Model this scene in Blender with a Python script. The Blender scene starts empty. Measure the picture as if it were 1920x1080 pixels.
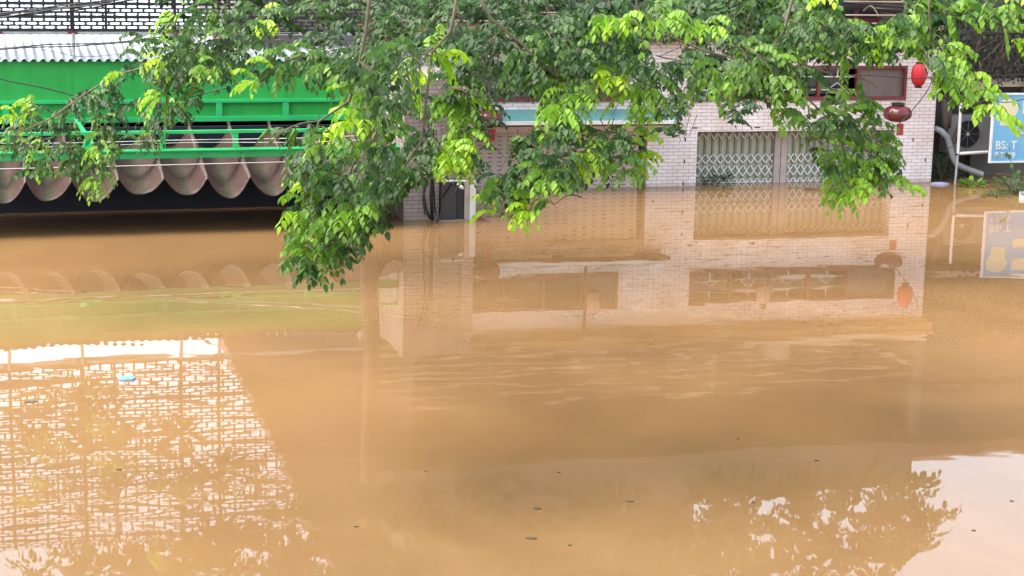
import bpy, math, random
import numpy as np
from mathutils import Vector, Matrix

R_ = math.radians
rng = np.random.default_rng(11)
random.seed(11)
SC = bpy.context.scene
COL = SC.collection

# ------------------------------------------------------------------ camera
FPX, PITCH, ROLL, HC = 3350.0, R_(11.3), 0.0198, 4.8      # focal in px of a 1920 px wide frame
fwd = np.array([0, math.cos(PITCH), -math.sin(PITCH)])
up0 = np.array([0, math.sin(PITCH), math.cos(PITCH)])
xax = np.array([1.0, 0, 0])
cr = math.cos(ROLL) * xax + math.sin(ROLL) * up0
cu = -math.sin(ROLL) * xax + math.cos(ROLL) * up0
CAM = np.array([0, 0, HC])
cam_d = bpy.data.cameras.new('camera')
cam = bpy.data.objects.new('camera', cam_d)
COL.objects.link(cam)
cam_d.sensor_width = 36
cam_d.lens = FPX / 1920 * 36
cam_d.clip_end = 600
cam.matrix_world = Matrix(((cr[0], cu[0], -fwd[0], 0), (cr[1], cu[1], -fwd[1], 0), (cr[2], cu[2], -fwd[2], HC), (0, 0, 0, 1)))
SC.camera = cam

# ------------------------------------------------------------------ sky, sun, exposure
SUN_EL, SUN_AZ = 58, 268          # degrees; azimuth measured clockwise from +Y
w = bpy.data.worlds.new("World")
SC.world = w
w.use_nodes = True
nt = w.node_tree
bg = nt.nodes['Background']
sky = nt.nodes.new('ShaderNodeTexSky')
sky.sky_type = 'NISHITA'
sky.sun_disc = False
sky.sun_elevation = R_(SUN_EL)
sky.sun_rotation = R_(SUN_AZ)
sky.air_density = 1.0
sky.dust_density = 4.0
sky.ozone_density = 1.0
hs = nt.nodes.new('ShaderNodeHueSaturation')
hs.inputs['Saturation'].default_value = 0.55
nt.links.new(sky.outputs[0], hs.inputs['Color'])
nt.links.new(hs.outputs[0], bg.inputs['Color'])
bg.inputs['Strength'].default_value = 0.15
sun_d = bpy.data.lights.new('sun', 'SUN')
sun_d.energy = 0.65
sun_d.angle = R_(40)
sun_d.color = (1.0, 0.95, 0.88)
sun = bpy.data.objects.new('sun', sun_d)
COL.objects.link(sun)
az, el = R_(SUN_AZ), R_(SUN_EL)
sd = Vector((math.sin(az) * math.cos(el), math.cos(az) * math.cos(el), math.sin(el)))
sun.rotation_euler = sd.to_track_quat('Z', 'Y').to_euler()
sun.location = sd * 50
SC.view_settings.view_transform = 'Standard'
SC.view_settings.look = 'None'
SC.view_settings.gamma = 1
SC.view_settings.exposure = 2.36
SC.cycles.max_bounces = 8
SC.cycles.transparent_max_bounces = 8

# ------------------------------------------------------------------ geometry helpers
def ray(px, py):
    return fwd + (px - 960) / FPX * cr + (540 - py) / FPX * cu
def on_water(px, py, z=0.0):
    d = ray(px, py)
    return CAM + d * ((z - HC) / d[2])
def at_depth(px, py, depth):
    """a point of the world at the given distance along +Y"""
    d = ray(px, py)
    return CAM + d * (depth / d[1])
PA, PB = R_(14.9), R_(17.0)
OA = np.array([2.5827, 34.1613, 0.0])     # brick shophouse frame: x along the front, y into the house
OB = np.array([-1.8104, 29.5901, 0.0])    # market hall frame
def frame(o, a):
    return Matrix.Translation(Vector(o)) @ Matrix.Rotation(a, 4, 'Z')
FA, FB, FW = frame(OA, PA), frame(OB, PB), Matrix.Identity(4)
def plane_pt(O, p, px, py, v=0.0):
    e = np.array([math.cos(p), math.sin(p), 0]); n = np.array([-math.sin(p), math.cos(p), 0])
    d = ray(px, py); s = ((O + n * v - CAM) @ n) / (d @ n); P = CAM + s * d
    return (float((P - O) @ e), v, float(P[2]))
def pA(px, py, v=0.0): return plane_pt(OA, PA, px, py, v)
def pB(px, py, v=0.0): return plane_pt(OB, PB, px, py, v)

ORG = {}
def tag(o, label=None, cat=None, group=None, kind=None):
    if label: o['label'] = label
    if cat: o['category'] = cat
    if group: o['group'] = group
    if kind: o['kind'] = kind
    return o
def thing(name, label, cat, fr=FW, loc=(0, 0, 0), group=None):
    o = bpy.data.objects.new(name, None)
    COL.objects.link(o)
    o.empty_display_size = 0.1
    o.matrix_world = fr @ Matrix.Translation(Vector(loc))
    ORG[o] = (Vector(loc), fr)
    return tag(o, label, cat, group)

class MB:
    def __init__(s): s.v = []; s.f = []; s.m = []; s.mi = 0
    def add(s, vs, fs):
        n = len(s.v); s.v += [tuple(map(float, q)) for q in vs]
        for f in fs: s.f.append(tuple(i + n for i in f)); s.m.append(s.mi)
        return s
    def box(s, x0, x1, y0, y1, z0, z1):
        return s.add([(x0, y0, z0), (x1, y0, z0), (x1, y1, z0), (x0, y1, z0), (x0, y0, z1), (x1, y0, z1), (x1, y1, z1), (x0, y1, z1)],
                     [(0, 3, 2, 1), (4, 5, 6, 7), (0, 1, 5, 4), (1, 2, 6, 5), (2, 3, 7, 6), (3, 0, 4, 7)])
    def quad(s, a, b, c, d): return s.add([a, b, c, d], [(0, 1, 2, 3)])
    def tube(s, pts, r, n=6, caps=True):
        P = [Vector(p) for p in pts]
        rs = r if hasattr(r, '__len__') else [r] * len(P)
        base = len(s.v); ref = None
        for i, p in enumerate(P):
            t = (P[min(i + 1, len(P) - 1)] - P[max(i - 1, 0)])
            t = t.normalized() if t.length > 1e-9 else Vector((0, 0, 1))
            if ref is None:
                ref = t.orthogonal().normalized()
            ref = (ref - t * ref.dot(t))
            ref = ref.normalized() if ref.length > 1e-6 else t.orthogonal().normalized()
            b = t.cross(ref)
            for k in range(n):
                a = 2 * math.pi * k / n
                s.v.append(tuple(p + (ref * math.cos(a) + b * math.sin(a)) * rs[i]))
        for i in range(len(P) - 1):
            for k in range(n):
                a = base + i * n + k; b_ = base + i * n + (k + 1) % n
                s.f.append((a, b_, b_ + n, a + n)); s.m.append(s.mi)
        if caps:
            s.f.append(tuple(base + k for k in reversed(range(n)))); s.m.append(s.mi)
            s.f.append(tuple(base + (len(P) - 1) * n + k for k in range(n))); s.m.append(s.mi)
        return s
    def bar(s, a, b, w, h=None):
        """rectangular bar from a to b"""
        h = h or w
        a, b = Vector(a), Vector(b); t = (b - a).normalized()
        side = t.cross(Vector((0, 0, 1)))
        side = side.normalized() if side.length > 1e-4 else Vector((1, 0, 0))
        upv = side.cross(t)
        vs = []
        for p in (a, b):
            for sx, sz in ((-1, -1), (1, -1), (1, 1), (-1, 1)):
                vs.append(p + side * sx * w / 2 + upv * sz * h / 2)
        return s.add(vs, [(3, 2, 1, 0), (4, 5, 6, 7), (0, 1, 5, 4), (1, 2, 6, 5), (2, 3, 7, 6), (3, 0, 4, 7)])
    def lathe(s, prof, c, n=20, lobes=0, lobe=0.0):
        base = len(s.v)
        for r, z in prof:
            for k in range(n):
                a = 2 * math.pi * k / n
                rr = r * (1 - lobe * (1 - abs(math.sin(a * lobes / 2)))) if lobes else r
                s.v.append((c[0] + rr * math.cos(a), c[1] + rr * math.sin(a), c[2] + z))
        for i in range(len(prof) - 1):
            for k in range(n):
                a = base + i * n + k; b = base + i * n + (k + 1) % n
                s.f.append((a, b, b + n, a + n)); s.m.append(s.mi)
        s.f.append(tuple(base + k for k in reversed(range(n)))); s.m.append(s.mi)
        s.f.append(tuple(base + (len(prof) - 1) * n + k for k in range(n))); s.m.append(s.mi)
        return s
    def perforated(s, x0, z0, y, nx, nz, px, pz, hw, hh, stagger=True):
        """sheet of cells, each with a rounded slot"""
        c = min(hw, hh) * 0.6
        for j in range(nz):
            zc = z0 + (j + .5) * pz
            off = px / 2 if (stagger and j % 2) else 0
            xa = x0
            if off: s.add([(x0, y, zc - pz / 2), (x0 + off, y, zc - pz / 2), (x0 + off, y, zc + pz / 2), (x0, y, zc + pz / 2)], [(0, 1, 2, 3)])
            for i in range(nx):
                xc = x0 + off + (i + .5) * px
                inn = [(hw - c, hh), (hw, hh - c), (hw, -hh + c), (hw - c, -hh), (-hw + c, -hh), (-hw, -hh + c), (-hw, hh - c), (-hw + c, hh)]
                out = [(hw - c, pz / 2), (px / 2, hh - c), (px / 2, -hh + c), (hw - c, -pz / 2), (-hw + c, -pz / 2), (-px / 2, -hh + c), (-px / 2, hh - c), (-hw + c, pz / 2)]
                cor = [(px / 2, pz / 2), (px / 2, -pz / 2), (-px / 2, -pz / 2), (-px / 2, pz / 2)]
                vs = [(xc + a, y, zc + b) for a, b in inn + out + cor]
                fs = [(0, 1, 9, 16, 8), (1, 2, 10, 9), (2, 3, 11, 17, 10), (3, 4, 12, 11), (4, 5, 13, 18, 12), (5, 6, 14, 13), (6, 7, 15, 19, 14), (7, 0, 8, 15)]
                s.add(vs, fs)
        return s
    def build(s, name, mat, parent=None, fr=None, loc=None, smooth=False, bevel=0, solid=0):
        if parent is not None and fr is None:
            org = ORG[parent][0]
        else:
            org = Vector((0, 0, 0) if loc is None else tuple(loc))
        me = bpy.data.meshes.new(name)
        me.from_pydata([(x - org.x, y - org.y, z - org.z) for x, y, z in s.v], [], s.f)
        for m in (mat if isinstance(mat, (list, tuple)) else [mat]): me.materials.append(m)
        if any(s.m): me.polygons.foreach_set('material_index', s.m)
        if smooth: me.polygons.foreach_set('use_smooth', [True] * len(me.polygons))
        me.update()
        o = bpy.data.objects.new(name, me)
        COL.objects.link(o)
        if parent is not None: 
            o.parent = parent
            ORG[o] = (ORG[parent][0], None)
        else:
            o.matrix_world = (fr or FW) @ Matrix.Translation(org)
        if solid:
            md = o.modifiers.new('thickness', 'SOLIDIFY'); md.thickness = solid; md.offset = 0
        if bevel:
            md = o.modifiers.new('bevel', 'BEVEL'); md.width = bevel; md.segments = 2; md.limit_method = 'ANGLE'
        return o

# ------------------------------------------------------------------ materials
MATS = {}
def mat(name, col, rough=0.6, col2=None, nscale=4.0, metal=0.0, bump=0.0, bscale=30.0, streak=None, spec=0.5):
    if name in MATS: return MATS[name]
    m = bpy.data.materials.new(name); m.use_nodes = True
    t = m.node_tree; b = t.nodes['Principled BSDF']
    b.inputs['Roughness'].default_value = rough
    b.inputs['Metallic'].default_value = metal
    b.inputs['Specular IOR Level'].default_value = spec
    tc = t.nodes.new('ShaderNodeTexCoord')
    c2 = col2 or tuple(c * 0.72 for c in col)
    n = t.nodes.new('ShaderNodeTexNoise'); n.inputs['Scale'].default_value = nscale; n.inputs['Detail'].default_value = 6
    mp = t.nodes.new('ShaderNodeMapping')
    if streak: mp.inputs['Scale'].default_value = streak
    t.links.new(tc.outputs['Object'], mp.inputs[0]); t.links.new(mp.outputs[0], n.inputs['Vector'])
    r = t.nodes.new('ShaderNodeValToRGB')
    r.color_ramp.elements[0].position = .3; r.color_ramp.elements[1].position = .72
    r.color_ramp.elements[0].color = (*c2, 1); r.color_ramp.elements[1].color = (*col, 1)
    t.links.new(n.outputs['Fac'], r.inputs[0]); t.links.new(r.outputs[0], b.inputs['Base Color'])
    if bump:
        n2 = t.nodes.new('ShaderNodeTexNoise'); n2.inputs['Scale'].default_value = bscale
        bp = t.nodes.new('ShaderNodeBump'); bp.inputs['Strength'].default_value = bump; bp.inputs['Distance'].default_value = .02
        t.links.new(mp.outputs[0], n2.inputs['Vector']); t.links.new(n2.outputs['Fac'], bp.inputs['Height']); t.links.new(bp.outputs[0], b.inputs['Normal'])
    MATS[name] = m
    return m

def brick_mat(name, c1, c2, mortar, bw=.215, rh=.0685, ms=.0040):
    m = bpy.data.materials.new(name); m.use_nodes = True
    t = m.node_tree; b = t.nodes['Principled BSDF']; b.inputs['Roughness'].default_value = .45
    tc = t.nodes.new('ShaderNodeTexCoord'); sp = t.nodes.new('ShaderNodeSeparateXYZ'); cb = t.nodes.new('ShaderNodeCombineXYZ')
    ad = t.nodes.new('ShaderNodeMath')
    t.links.new(tc.outputs['Object'], sp.inputs[0])
    t.links.new(sp.outputs[0], ad.inputs[0]); t.links.new(sp.outputs[1], ad.inputs[1])
    t.links.new(ad.outputs[0], cb.inputs[0]); t.links.new(sp.outputs[2], cb.inputs[1])
    br = t.nodes.new('ShaderNodeTexBrick')
    br.inputs['Scale'].default_value = 1; br.inputs['Brick Width'].default_value = bw; br.inputs['Row Height'].default_value = rh
    br.inputs['Mortar Size'].default_value = ms; br.inputs['Mortar Smooth'].default_value = .1
    br.inputs['Color1'].default_value = (*c1, 1); br.inputs['Color2'].default_value = (*c2, 1); br.inputs['Mortar'].default_value = (*mortar, 1)
    t.links.new(cb.outputs[0], br.inputs['Vector'])
    n = t.nodes.new('ShaderNodeTexNoise'); n.inputs['Scale'].default_value = 1.6; n.inputs['Detail'].default_value = 8
    t.links.new(tc.outputs['Object'], n.inputs['Vector'])
    r = t.nodes.new('ShaderNodeValToRGB'); r.color_ramp.elements[0].position = .25; r.color_ramp.elements[1].position = .6
    r.color_ramp.elements[0].color = (.78, .72, .66, 1); r.color_ramp.elements[1].color = (1, 1, 1, 1)
    t.links.new(n.outputs['Fac'], r.inputs[0])
    mx = t.nodes.new('ShaderNodeMix'); mx.data_type = 'RGBA'; mx.blend_type = 'MULTIPLY'; mx.inputs[0].default_value = 1
    t.links.new(br.outputs['Color'], mx.inputs[6]); t.links.new(r.outputs[0], mx.inputs[7])
    # silt stain with an uneven upper edge just above the flood line
    ns = t.nodes.new('ShaderNodeTexNoise'); ns.inputs['Scale'].default_value = 5; ns.inputs['Detail'].default_value = 5
    t.links.new(tc.outputs['Object'], ns.inputs['Vector'])
    sb = t.nodes.new('ShaderNodeMath'); sb.operation = 'MULTIPLY_ADD'; sb.inputs[1].default_value = -.16
    t.links.new(ns.outputs['Fac'], sb.inputs[0]); t.links.new(sp.outputs[2], sb.inputs[2])
    mr = t.nodes.new('ShaderNodeMapRange'); mr.inputs[1].default_value = -.06; mr.inputs[2].default_value = .02; mr.inputs[3].default_value = .55; mr.inputs[4].default_value = 0
    t.links.new(sb.outputs[0], mr.inputs[0])
    m3 = t.nodes.new('ShaderNodeMix'); m3.data_type = 'RGBA'; m3.inputs[7].default_value = (.27, .17, .10, 1)
    t.links.new(mr.outputs[0], m3.inputs[0]); t.links.new(mx.outputs[2], m3.inputs[6])
    t.links.new(m3.outputs[2], b.inputs['Base Color'])
    bp = t.nodes.new('ShaderNodeBump'); bp.inputs['Strength'].default_value = .5; bp.inputs['Distance'].default_value = .006; bp.invert = True
    t.links.new(br.outputs['Fac'], bp.inputs['Height']); t.links.new(bp.outputs[0], b.inputs['Normal'])
    return m

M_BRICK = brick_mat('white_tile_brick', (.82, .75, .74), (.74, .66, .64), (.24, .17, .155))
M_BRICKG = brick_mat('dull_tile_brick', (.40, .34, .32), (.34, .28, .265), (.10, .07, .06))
M_GREEN = mat('green_paint', (.026, .43, .072), .5, (.021, .34, .055), 2.2, streak=(2.2, 1, .18), bump=.06, bscale=3)
M_GREEND = mat('green_paint_rail', (.035, .55, .16), .42, (.026, .44, .12), 2.0)
M_ROOF = mat('galvanised_sheet', (.42, .45, .475), .42, (.30, .34, .37), 1.2, bump=0)
M_SCREEN = mat('dark_perforated_steel', (.022, .020, .026), .55)
M_DARK = mat('dark_interior', (.012, .014, .030), .7)  # near-black navy: the shade of unlit interiors put into the colour
M_RED = mat('red_oxide_paint', (.20, .022, .020), .5)
M_MAROON = mat('maroon_paint', (.17, .028, .028), .45)
M_GLASS = mat('dark_window_glass', (.018, .024, .026), .06, spec=.6)
M_CURTAIN = mat('brown_curtain', (.16, .125, .11), .5, nscale=2, streak=(8, 1, .5))
M_WHITE = mat('white_paint', (.74, .72, .68), .5, (.60, .56, .52), 3)
M_CREAM = mat('cream_paint', (.58, .47, .36), .6, (.45, .34, .25), 2)
M_ORANGE = mat('ochre_paint', (.42, .25, .10), .6, (.33, .19, .075), 2)
M_BEIGE = mat('beige_shutter', (.60, .50, .42), .5, (.50, .41, .345), 2)
M_GATEG = mat('gate_green', (.16, .27, .225), .45, (.12, .21, .175), 6)
M_GATEP = mat('gate_panel', (.50, .45, .32), .5, (.40, .35, .24), 3)
M_POST = mat('concrete_post', (.46, .38, .33), .7)
M_TEAL = mat('teal_paint', (.09, .24, .23), .4, (.07, .19, .19), 4)
M_GREY = mat('grey_plastic', (.22, .23, .235), .4)
M_STEEL = mat('weathered_steel', (.42, .43, .42), .5)
M_BLACK = mat('black_rubber', (.012, .012, .013), .5)
M_BLKGL = mat('black_gloss', (.012, .012, .014), .15)
M_WOOD = mat('old_wood', (.14, .085, .05), .8)
M_BARK = mat('bark', (.15, .115, .085), .85, (.075, .055, .042), 14, bump=.5, bscale=25)
M_TWIG = mat('twig_bark', (.13, .115, .065), .8, (.08, .065, .042), 10)
M_DIRTY = mat('dirty_wall', (.115, .10, .09), .85, (.05, .045, .04), 1.5)
M_WALLB = mat('weathered_render', (.17, .14, .11), .85, (.12, .10, .08), .8)
M_RAIL = mat('rusty_cream_rail', (.55, .46, .35), .6, (.30, .23, .16), 1.2)
M_PALE = mat('pale_render', (.36, .32, .27), .85, (.26, .22, .19), .8)
M_PINKR = mat('pink_tin_roof', (.46, .30, .28), .6)
M_BLUE = mat('sign_blue', (.17, .40, .58), .5, (.13, .34, .52), 2)
M_SIGNC = mat('sign_cream', (.62, .60, .50), .5, (.60, .52, .28), 5)
M_SIGNW = mat('sign_white', (.75, .76, .76), .5)
M_LRED = mat('lantern_red', (.46, .012, .018), .5, (.38, .010, .016), 3)
M_LDARK = mat('lantern_maroon', (.13, .022, .020), .22, (.09, .016, .016), 3)
M_LPINK = mat('faded_lantern', (.42, .22, .20), .6)
M_BLUEP = mat('blue_plastic', (.12, .28, .48), .5)
M_CABLEW = mat('white_cable', (.75, .73, .70), .4)
M_RAG = mat('brown_rag', (.10, .07, .06), .9)

def tarp_mat():
    m = bpy.data.materials.new('tarpaulin'); m.use_nodes = True
    t = m.node_tree; b = t.nodes['Principled BSDF']; b.inputs['Roughness'].default_value = .48; b.inputs['Specular IOR Level'].default_value = .2
    at = t.nodes.new('ShaderNodeAttribute'); at.attribute_name = 'stripe'
    r = t.nodes.new('ShaderNodeValToRGB')
    e = r.color_ramp.elements
    e[0].position = .0; e[0].color = (.20, .16, .145, 1)
    e[1].position = .02; e[1].color = (.20, .16, .145, 1)
    for p, c in ((.035, (.125, .076, .064)), (.33, (.115, .072, .060)), (.40, (.078, .066, .044)), (.58, (.078, .066, .044)), (.66, (.12, .074, .062)), (.99, (.13, .078, .066))):
        q = e.new(p); q.color = (*c, 1)
    t.links.new(at.outputs['Fac'], r.inputs[0])
    tc = t.nodes.new('ShaderNodeTexCoord')
    n = t.nodes.new('ShaderNodeTexNoise'); n.inputs['Scale'].default_value = 3; n.inputs['Detail'].default_value = 8
    t.links.new(tc.outputs['Object'], n.inputs[0])
    mx = t.nodes.new('ShaderNodeMix'); mx.data_type = 'RGBA'; mx.blend_type = 'OVERLAY'; mx.inputs[0].default_value = .35
    t.links.new(r.outputs[0], mx.inputs[6]); t.links.new(n.outputs['Fac'], mx.inputs[7])
    hs_ = t.nodes.new('ShaderNodeHueSaturation'); t.links.new(mx.outputs[2], hs_.inputs['Color']); hs_.inputs['Saturation'].default_value = 1.1; hs_.inputs['Value'].default_value = .52
    t.links.new(hs_.outputs[0], b.inputs['Base Color'])
    mp = t.nodes.new('ShaderNodeMapping'); mp.inputs['Scale'].default_value = (2.5, 9, 9)
    n2 = t.nodes.new('ShaderNodeTexNoise'); n2.inputs['Scale'].default_value = 1.6; n2.inputs['Detail'].default_value = 3; n2.inputs['Distortion'].default_value = 1.2
    t.links.new(tc.outputs['Object'], mp.inputs[0]); t.links.new(mp.outputs[0], n2.inputs[0])
    bp = t.nodes.new('ShaderNodeBump'); bp.inputs['Strength'].default_value = .7; bp.inputs['Distance'].default_value = .03
    t.links.new(n2.outputs['Fac'], bp.inputs['Height']); t.links.new(bp.outputs[0], b.inputs['Normal'])
    return m
M_TARP = tarp_mat()

def water_mat():
    m = bpy.data.materials.new('muddy_flood_water'); m.use_nodes = True
    t = m.node_tree; b = t.nodes['Principled BSDF']
    b.inputs['Roughness'].default_value = .012; b.inputs['IOR'].default_value = 1.333
    tc = t.nodes.new('ShaderNodeTexCoord')
    n = t.nodes.new('ShaderNodeTexNoise'); n.inputs['Scale'].default_value = .30; n.inputs['Detail'].default_value = 9; n.inputs['Distortion'].default_value = 1.8
    t.links.new(tc.outputs['Object'], n.inputs[0])
    r = t.nodes.new('ShaderNodeValToRGB'); r.color_ramp.elements[0].position = .3; r.color_ramp.elements[1].position = .75
    r.color_ramp.elements[0].color = (.192, .107, .044, 1); r.color_ramp.elements[1].color = (.242, .137, .056, 1)
    t.links.new(n.outputs['Fac'], r.inputs[0]); t.links.new(r.outputs[0], b.inputs['Base Color'])
    prev = None
    # calm patches and rippled patches
    pm = t.nodes.new('ShaderNodeTexNoise'); pm.inputs['Scale'].default_value = .13; pm.inputs['Detail'].default_value = 1
    t.links.new(tc.outputs['Object'], pm.inputs[0])
    pr = t.nodes.new('ShaderNodeMapRange'); pr.inputs[1].default_value = .35; pr.inputs[2].default_value = .65; pr.inputs[3].default_value = .35; pr.inputs[4].default_value = 1.0
    t.links.new(pm.outputs['Fac'], pr.inputs[0])
    for sc, dist in ((.55, .0040), (1.7, .0017), (5.5, .00014)):
        nn = t.nodes.new('ShaderNodeTexNoise'); nn.inputs['Scale'].default_value = sc; nn.inputs['Detail'].default_value = 1.0
        mp = t.nodes.new('ShaderNodeMapping'); mp.inputs['Rotation'].default_value = (0, 0, .25); mp.inputs['Scale'].default_value = (.8, 1.25, 1)
        t.links.new(tc.outputs['Object'], mp.inputs[0]); t.links.new(mp.outputs[0], nn.inputs[0])
        bp = t.nodes.new('ShaderNodeBump'); bp.inputs['Distance'].default_value = dist
        t.links.new(pr.outputs[0], bp.inputs['Strength'])
        t.links.new(nn.outputs['Fac'], bp.inputs['Height'])
        if prev: t.links.new(prev.outputs[0], bp.inputs['Normal'])
        prev = bp
    t.links.new(prev.outputs[0], b.inputs['Normal'])
    return m
M_WATER = water_mat()

def leaf_mat(name, stops, rough=.46, transl=.3):
    m = bpy.data.materials.new(name); m.use_nodes = True
    t = m.node_tree; b = t.nodes['Principled BSDF']; out = t.nodes['Material Output']
    b.inputs['Roughness'].default_value = rough; b.inputs['Specular IOR Level'].default_value = .25
    at = t.nodes.new('ShaderNodeAttribute'); at.attribute_name = 'tone'
    r = t.nodes.new('ShaderNodeValToRGB'); e = r.color_ramp.elements
    e[0].position = stops[0][0]; e[0].color = (*stops[0][1], 1); e[1].position = stops[-1][0]; e[1].color = (*stops[-1][1], 1)
    for p, c in stops[1:-1]:
        q = e.new(p); q.color = (*c, 1)
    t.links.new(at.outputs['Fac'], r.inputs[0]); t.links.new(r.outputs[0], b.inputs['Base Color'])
    tr = t.nodes.new('ShaderNodeBsdfTranslucent'); mx = t.nodes.new('ShaderNodeMixShader'); mx.inputs[0].default_value = transl
    hs_ = t.nodes.new('ShaderNodeHueSaturation'); hs_.inputs['Value'].default_value = 1.6; hs_.inputs['Saturation'].default_value = 1.1
    t.links.new(r.outputs[0], hs_.inputs['Color']); t.links.new(hs_.outputs[0], tr.inputs['Color'])
    t.links.new(b.outputs[0], mx.inputs[1]); t.links.new(tr.outputs[0], mx.inputs[2]); t.links.new(mx.outputs[0], out.inputs['Surface'])
    return m
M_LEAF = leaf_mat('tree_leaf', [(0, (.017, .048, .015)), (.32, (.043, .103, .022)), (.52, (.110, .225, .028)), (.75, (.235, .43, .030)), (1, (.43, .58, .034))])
M_VINE = leaf_mat('creeper_leaf', [(0, (.018, .022, .018)), (.5, (.035, .048, .030)), (.8, (.09, .07, .035)), (1, (.22, .10, .05))], .6, .1)
M_WEED = leaf_mat('weed_leaf', [(0, (.025, .07, .028)), (.5, (.07, .18, .04)), (1, (.24, .40, .06))])

# ------------------------------------------------------------------ water
mb = MB(); mb.quad((-160, -60, 0), (160, -60, 0), (160, 200, 0), (-160, 200, 0))
tag(mb.build('water', M_WATER), kind='structure')

# ------------------------------------------------------------------ market hall on the left (frame B)
hall = thing('market_hall', 'open-fronted market hall with green fascia, pale corrugated roof and dark flooded inside', 'building', FB, (-3.5, 1.5, 0))
U0, U1 = -11.0, .85
mb = MB()                                            # corrugated roof
us = np.arange(U0, .5, .155 / 8); vsn = [2.70, 5.5, 8.5, 11.5, 14.5]
nu = len(us)
for vv in vsn:
    for u in us: mb.v.append((u, vv, 2.50 + .127 * (vv - 2.8) + .030 * max(-.75, min(.75, 1.4 * math.sin(2 * math.pi * u / .155)))))
for j in range(len(vsn) - 1):
    for i in range(nu - 1):
        a = j * nu + i; mb.f.append((a, a + 1, a + 1 + nu, a + nu)); mb.m.append(0)
mb.build('roof', M_ROOF, hall, smooth=True, solid=.006)
mb = MB(); mb.box(U0, .5, 2.80, 2.84, 1.47, 2.475)
for u in np.arange(U0 + .9, .4, 1.22): mb.box(u - .004, u + .004, 2.794, 2.80, 1.80, 2.47)     # sheet joints
mb.build('fascia', M_GREEN, hall)
mb = MB(); mb.box(U0, U1, 2.72, 2.80, 1.74, 1.80); mb.box(U0, U1, 2.72, 2.80, 1.41, 1.50)
for u in (-8.8, -7.55, -6.33, -5.12, -3.92, -2.72, -1.54, -.30, .74): mb.box(u - .055, u + .055, 2.725, 2.80, 1.50, 1.74)
mb.build('fascia_frame', M_GREEND, hall, bevel=.006)
mb = MB(); mb.box(.5, .52, 2.80, 12, 1.41, 2.6); mb.build('side_panel', M_GREEN, hall)
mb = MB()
mb.box(U0, .6, 1.90, 1.96, -1, 1.42); mb.box(U0, U1, 9.0, 9.1, -1, 3.2); mb.box(U0 - .1, U0, 2.84, 9.1, -1, 3.2); mb.box(.52, .62, 3.0, 9.1, -1, 3.2)  # first box: dark sheet added to keep daylight off the hall water
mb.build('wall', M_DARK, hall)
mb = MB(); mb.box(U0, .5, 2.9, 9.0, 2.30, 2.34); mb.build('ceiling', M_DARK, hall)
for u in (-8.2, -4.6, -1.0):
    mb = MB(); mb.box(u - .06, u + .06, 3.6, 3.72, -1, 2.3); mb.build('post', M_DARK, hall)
mb = MB()                                            # the rail frame that carries the tarpaulin
mb.box(U0, .27, .37, .43, 1.47, 1.525); mb.box(U0, .27, .36, .44, 1.075, 1.225)
mb.box(U0, .27, .30, .36, 1.19, 1.215)
for u in (-8.8, -7.6, -6.36, -5.13, -3.95, -2.77, -1.59, -.40): mb.box(u - .045, u + .045, .375, .425, 1.225, 1.47)
mb.box(.18, .27, .37, .43, 1.225, 1.47)
mb.build('awning_rail', M_GREEND, hall, bevel=.006)
for u in (.22,):
    mb = MB(); mb.bar((u, .43, 1.50), (u - .02, 2.72, 1.76), .07, .07)
    mb.bar((u, 1.1, 1.56), (u, .44, 1.15), .045); mb.build('brace', M_GREEND, hall)
mb = MB(); mb.bar((-5.25, .40, 1.23), (-5.02, .40, 1.47), .05); mb.bar((-5.0, .40, 1.23), (-5.24, 1.6, 1.58), .05)
mb.build('brace', M_GREEND, hall)

aw = thing('tarpaulin_awning', 'row of sagging mauve-brown tarpaulin strips hung under the green rail', 'awning', FB, (-3.5, .6, .9))
edges = [-8.24, -7.54, -6.84, -6.14, -5.45, -4.74, -4.04, -3.36, -2.68, -1.99, -1.31, -.63, .06]
for i in range(len(edges) - 1):
    a, b = edges[i], edges[i + 1]
    ns, ntt = 24, 16
    mb = MB(); stripe = []
    ph = random.uniform(0, 6); sg = random.uniform(.27, .36); sk = random.uniform(-.10, .10); dv = random.uniform(-.05, .08)
    for j in range(ntt + 1):
        t = j / ntt
        v = 1.8 + (-2.4) * t
        zr = 1.47 - .585 * t - .04 * math.sin(math.pi * t)
        for k in range(ns + 1):
            s = k / ns
            sq = s + sk * math.sin(math.pi * s) * .5
            sag = sg * (1 - abs(2 * sq - 1) ** 2.1) * (1.25 - .25 * t)
            wr = .012 * math.sin(16 * t + 7 * s + ph) * math.sin(math.pi * s) + .006 * math.sin(31 * t - 9 * s + ph * 2)
            mb.v.append((a + (b - a) * s, v - dv * t * math.sin(math.pi * s) + .05 * math.sin(math.pi * s) * t, zr - sag + wr)); stripe.append(1 - s)
    for j in range(ntt):
        for k in range(ns):
            q = j * (ns + 1) + k; mb.f.append((q, q + 1, q + ns + 2, q + ns + 1)); mb.m.append(0)
    o = mb.build('tarp_strip', M_TARP, aw, smooth=True, solid=.004)
    at = o.data.attributes.new('stripe', 'FLOAT', 'POINT'); at.data.foreach_set('value', stripe)
    mb = MB(); mb.tube([(a, 1.8, 1.47), (a, .6, 1.22), (a, -.56, .895)], .008, 5)
    mb.lathe([(.03, -.02), (.03, .02)], (a, 1.82, 1.48), 8)
    mb.build('hanger_wire', M_RAG, aw)
mb = MB(); mb.tube([(-9, -.25, 1.02), (-4, -.25, 1.05), (.1, -.25, 1.08)], .007, 5); mb.build('edge_cord', M_CABLEW, aw)

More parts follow.
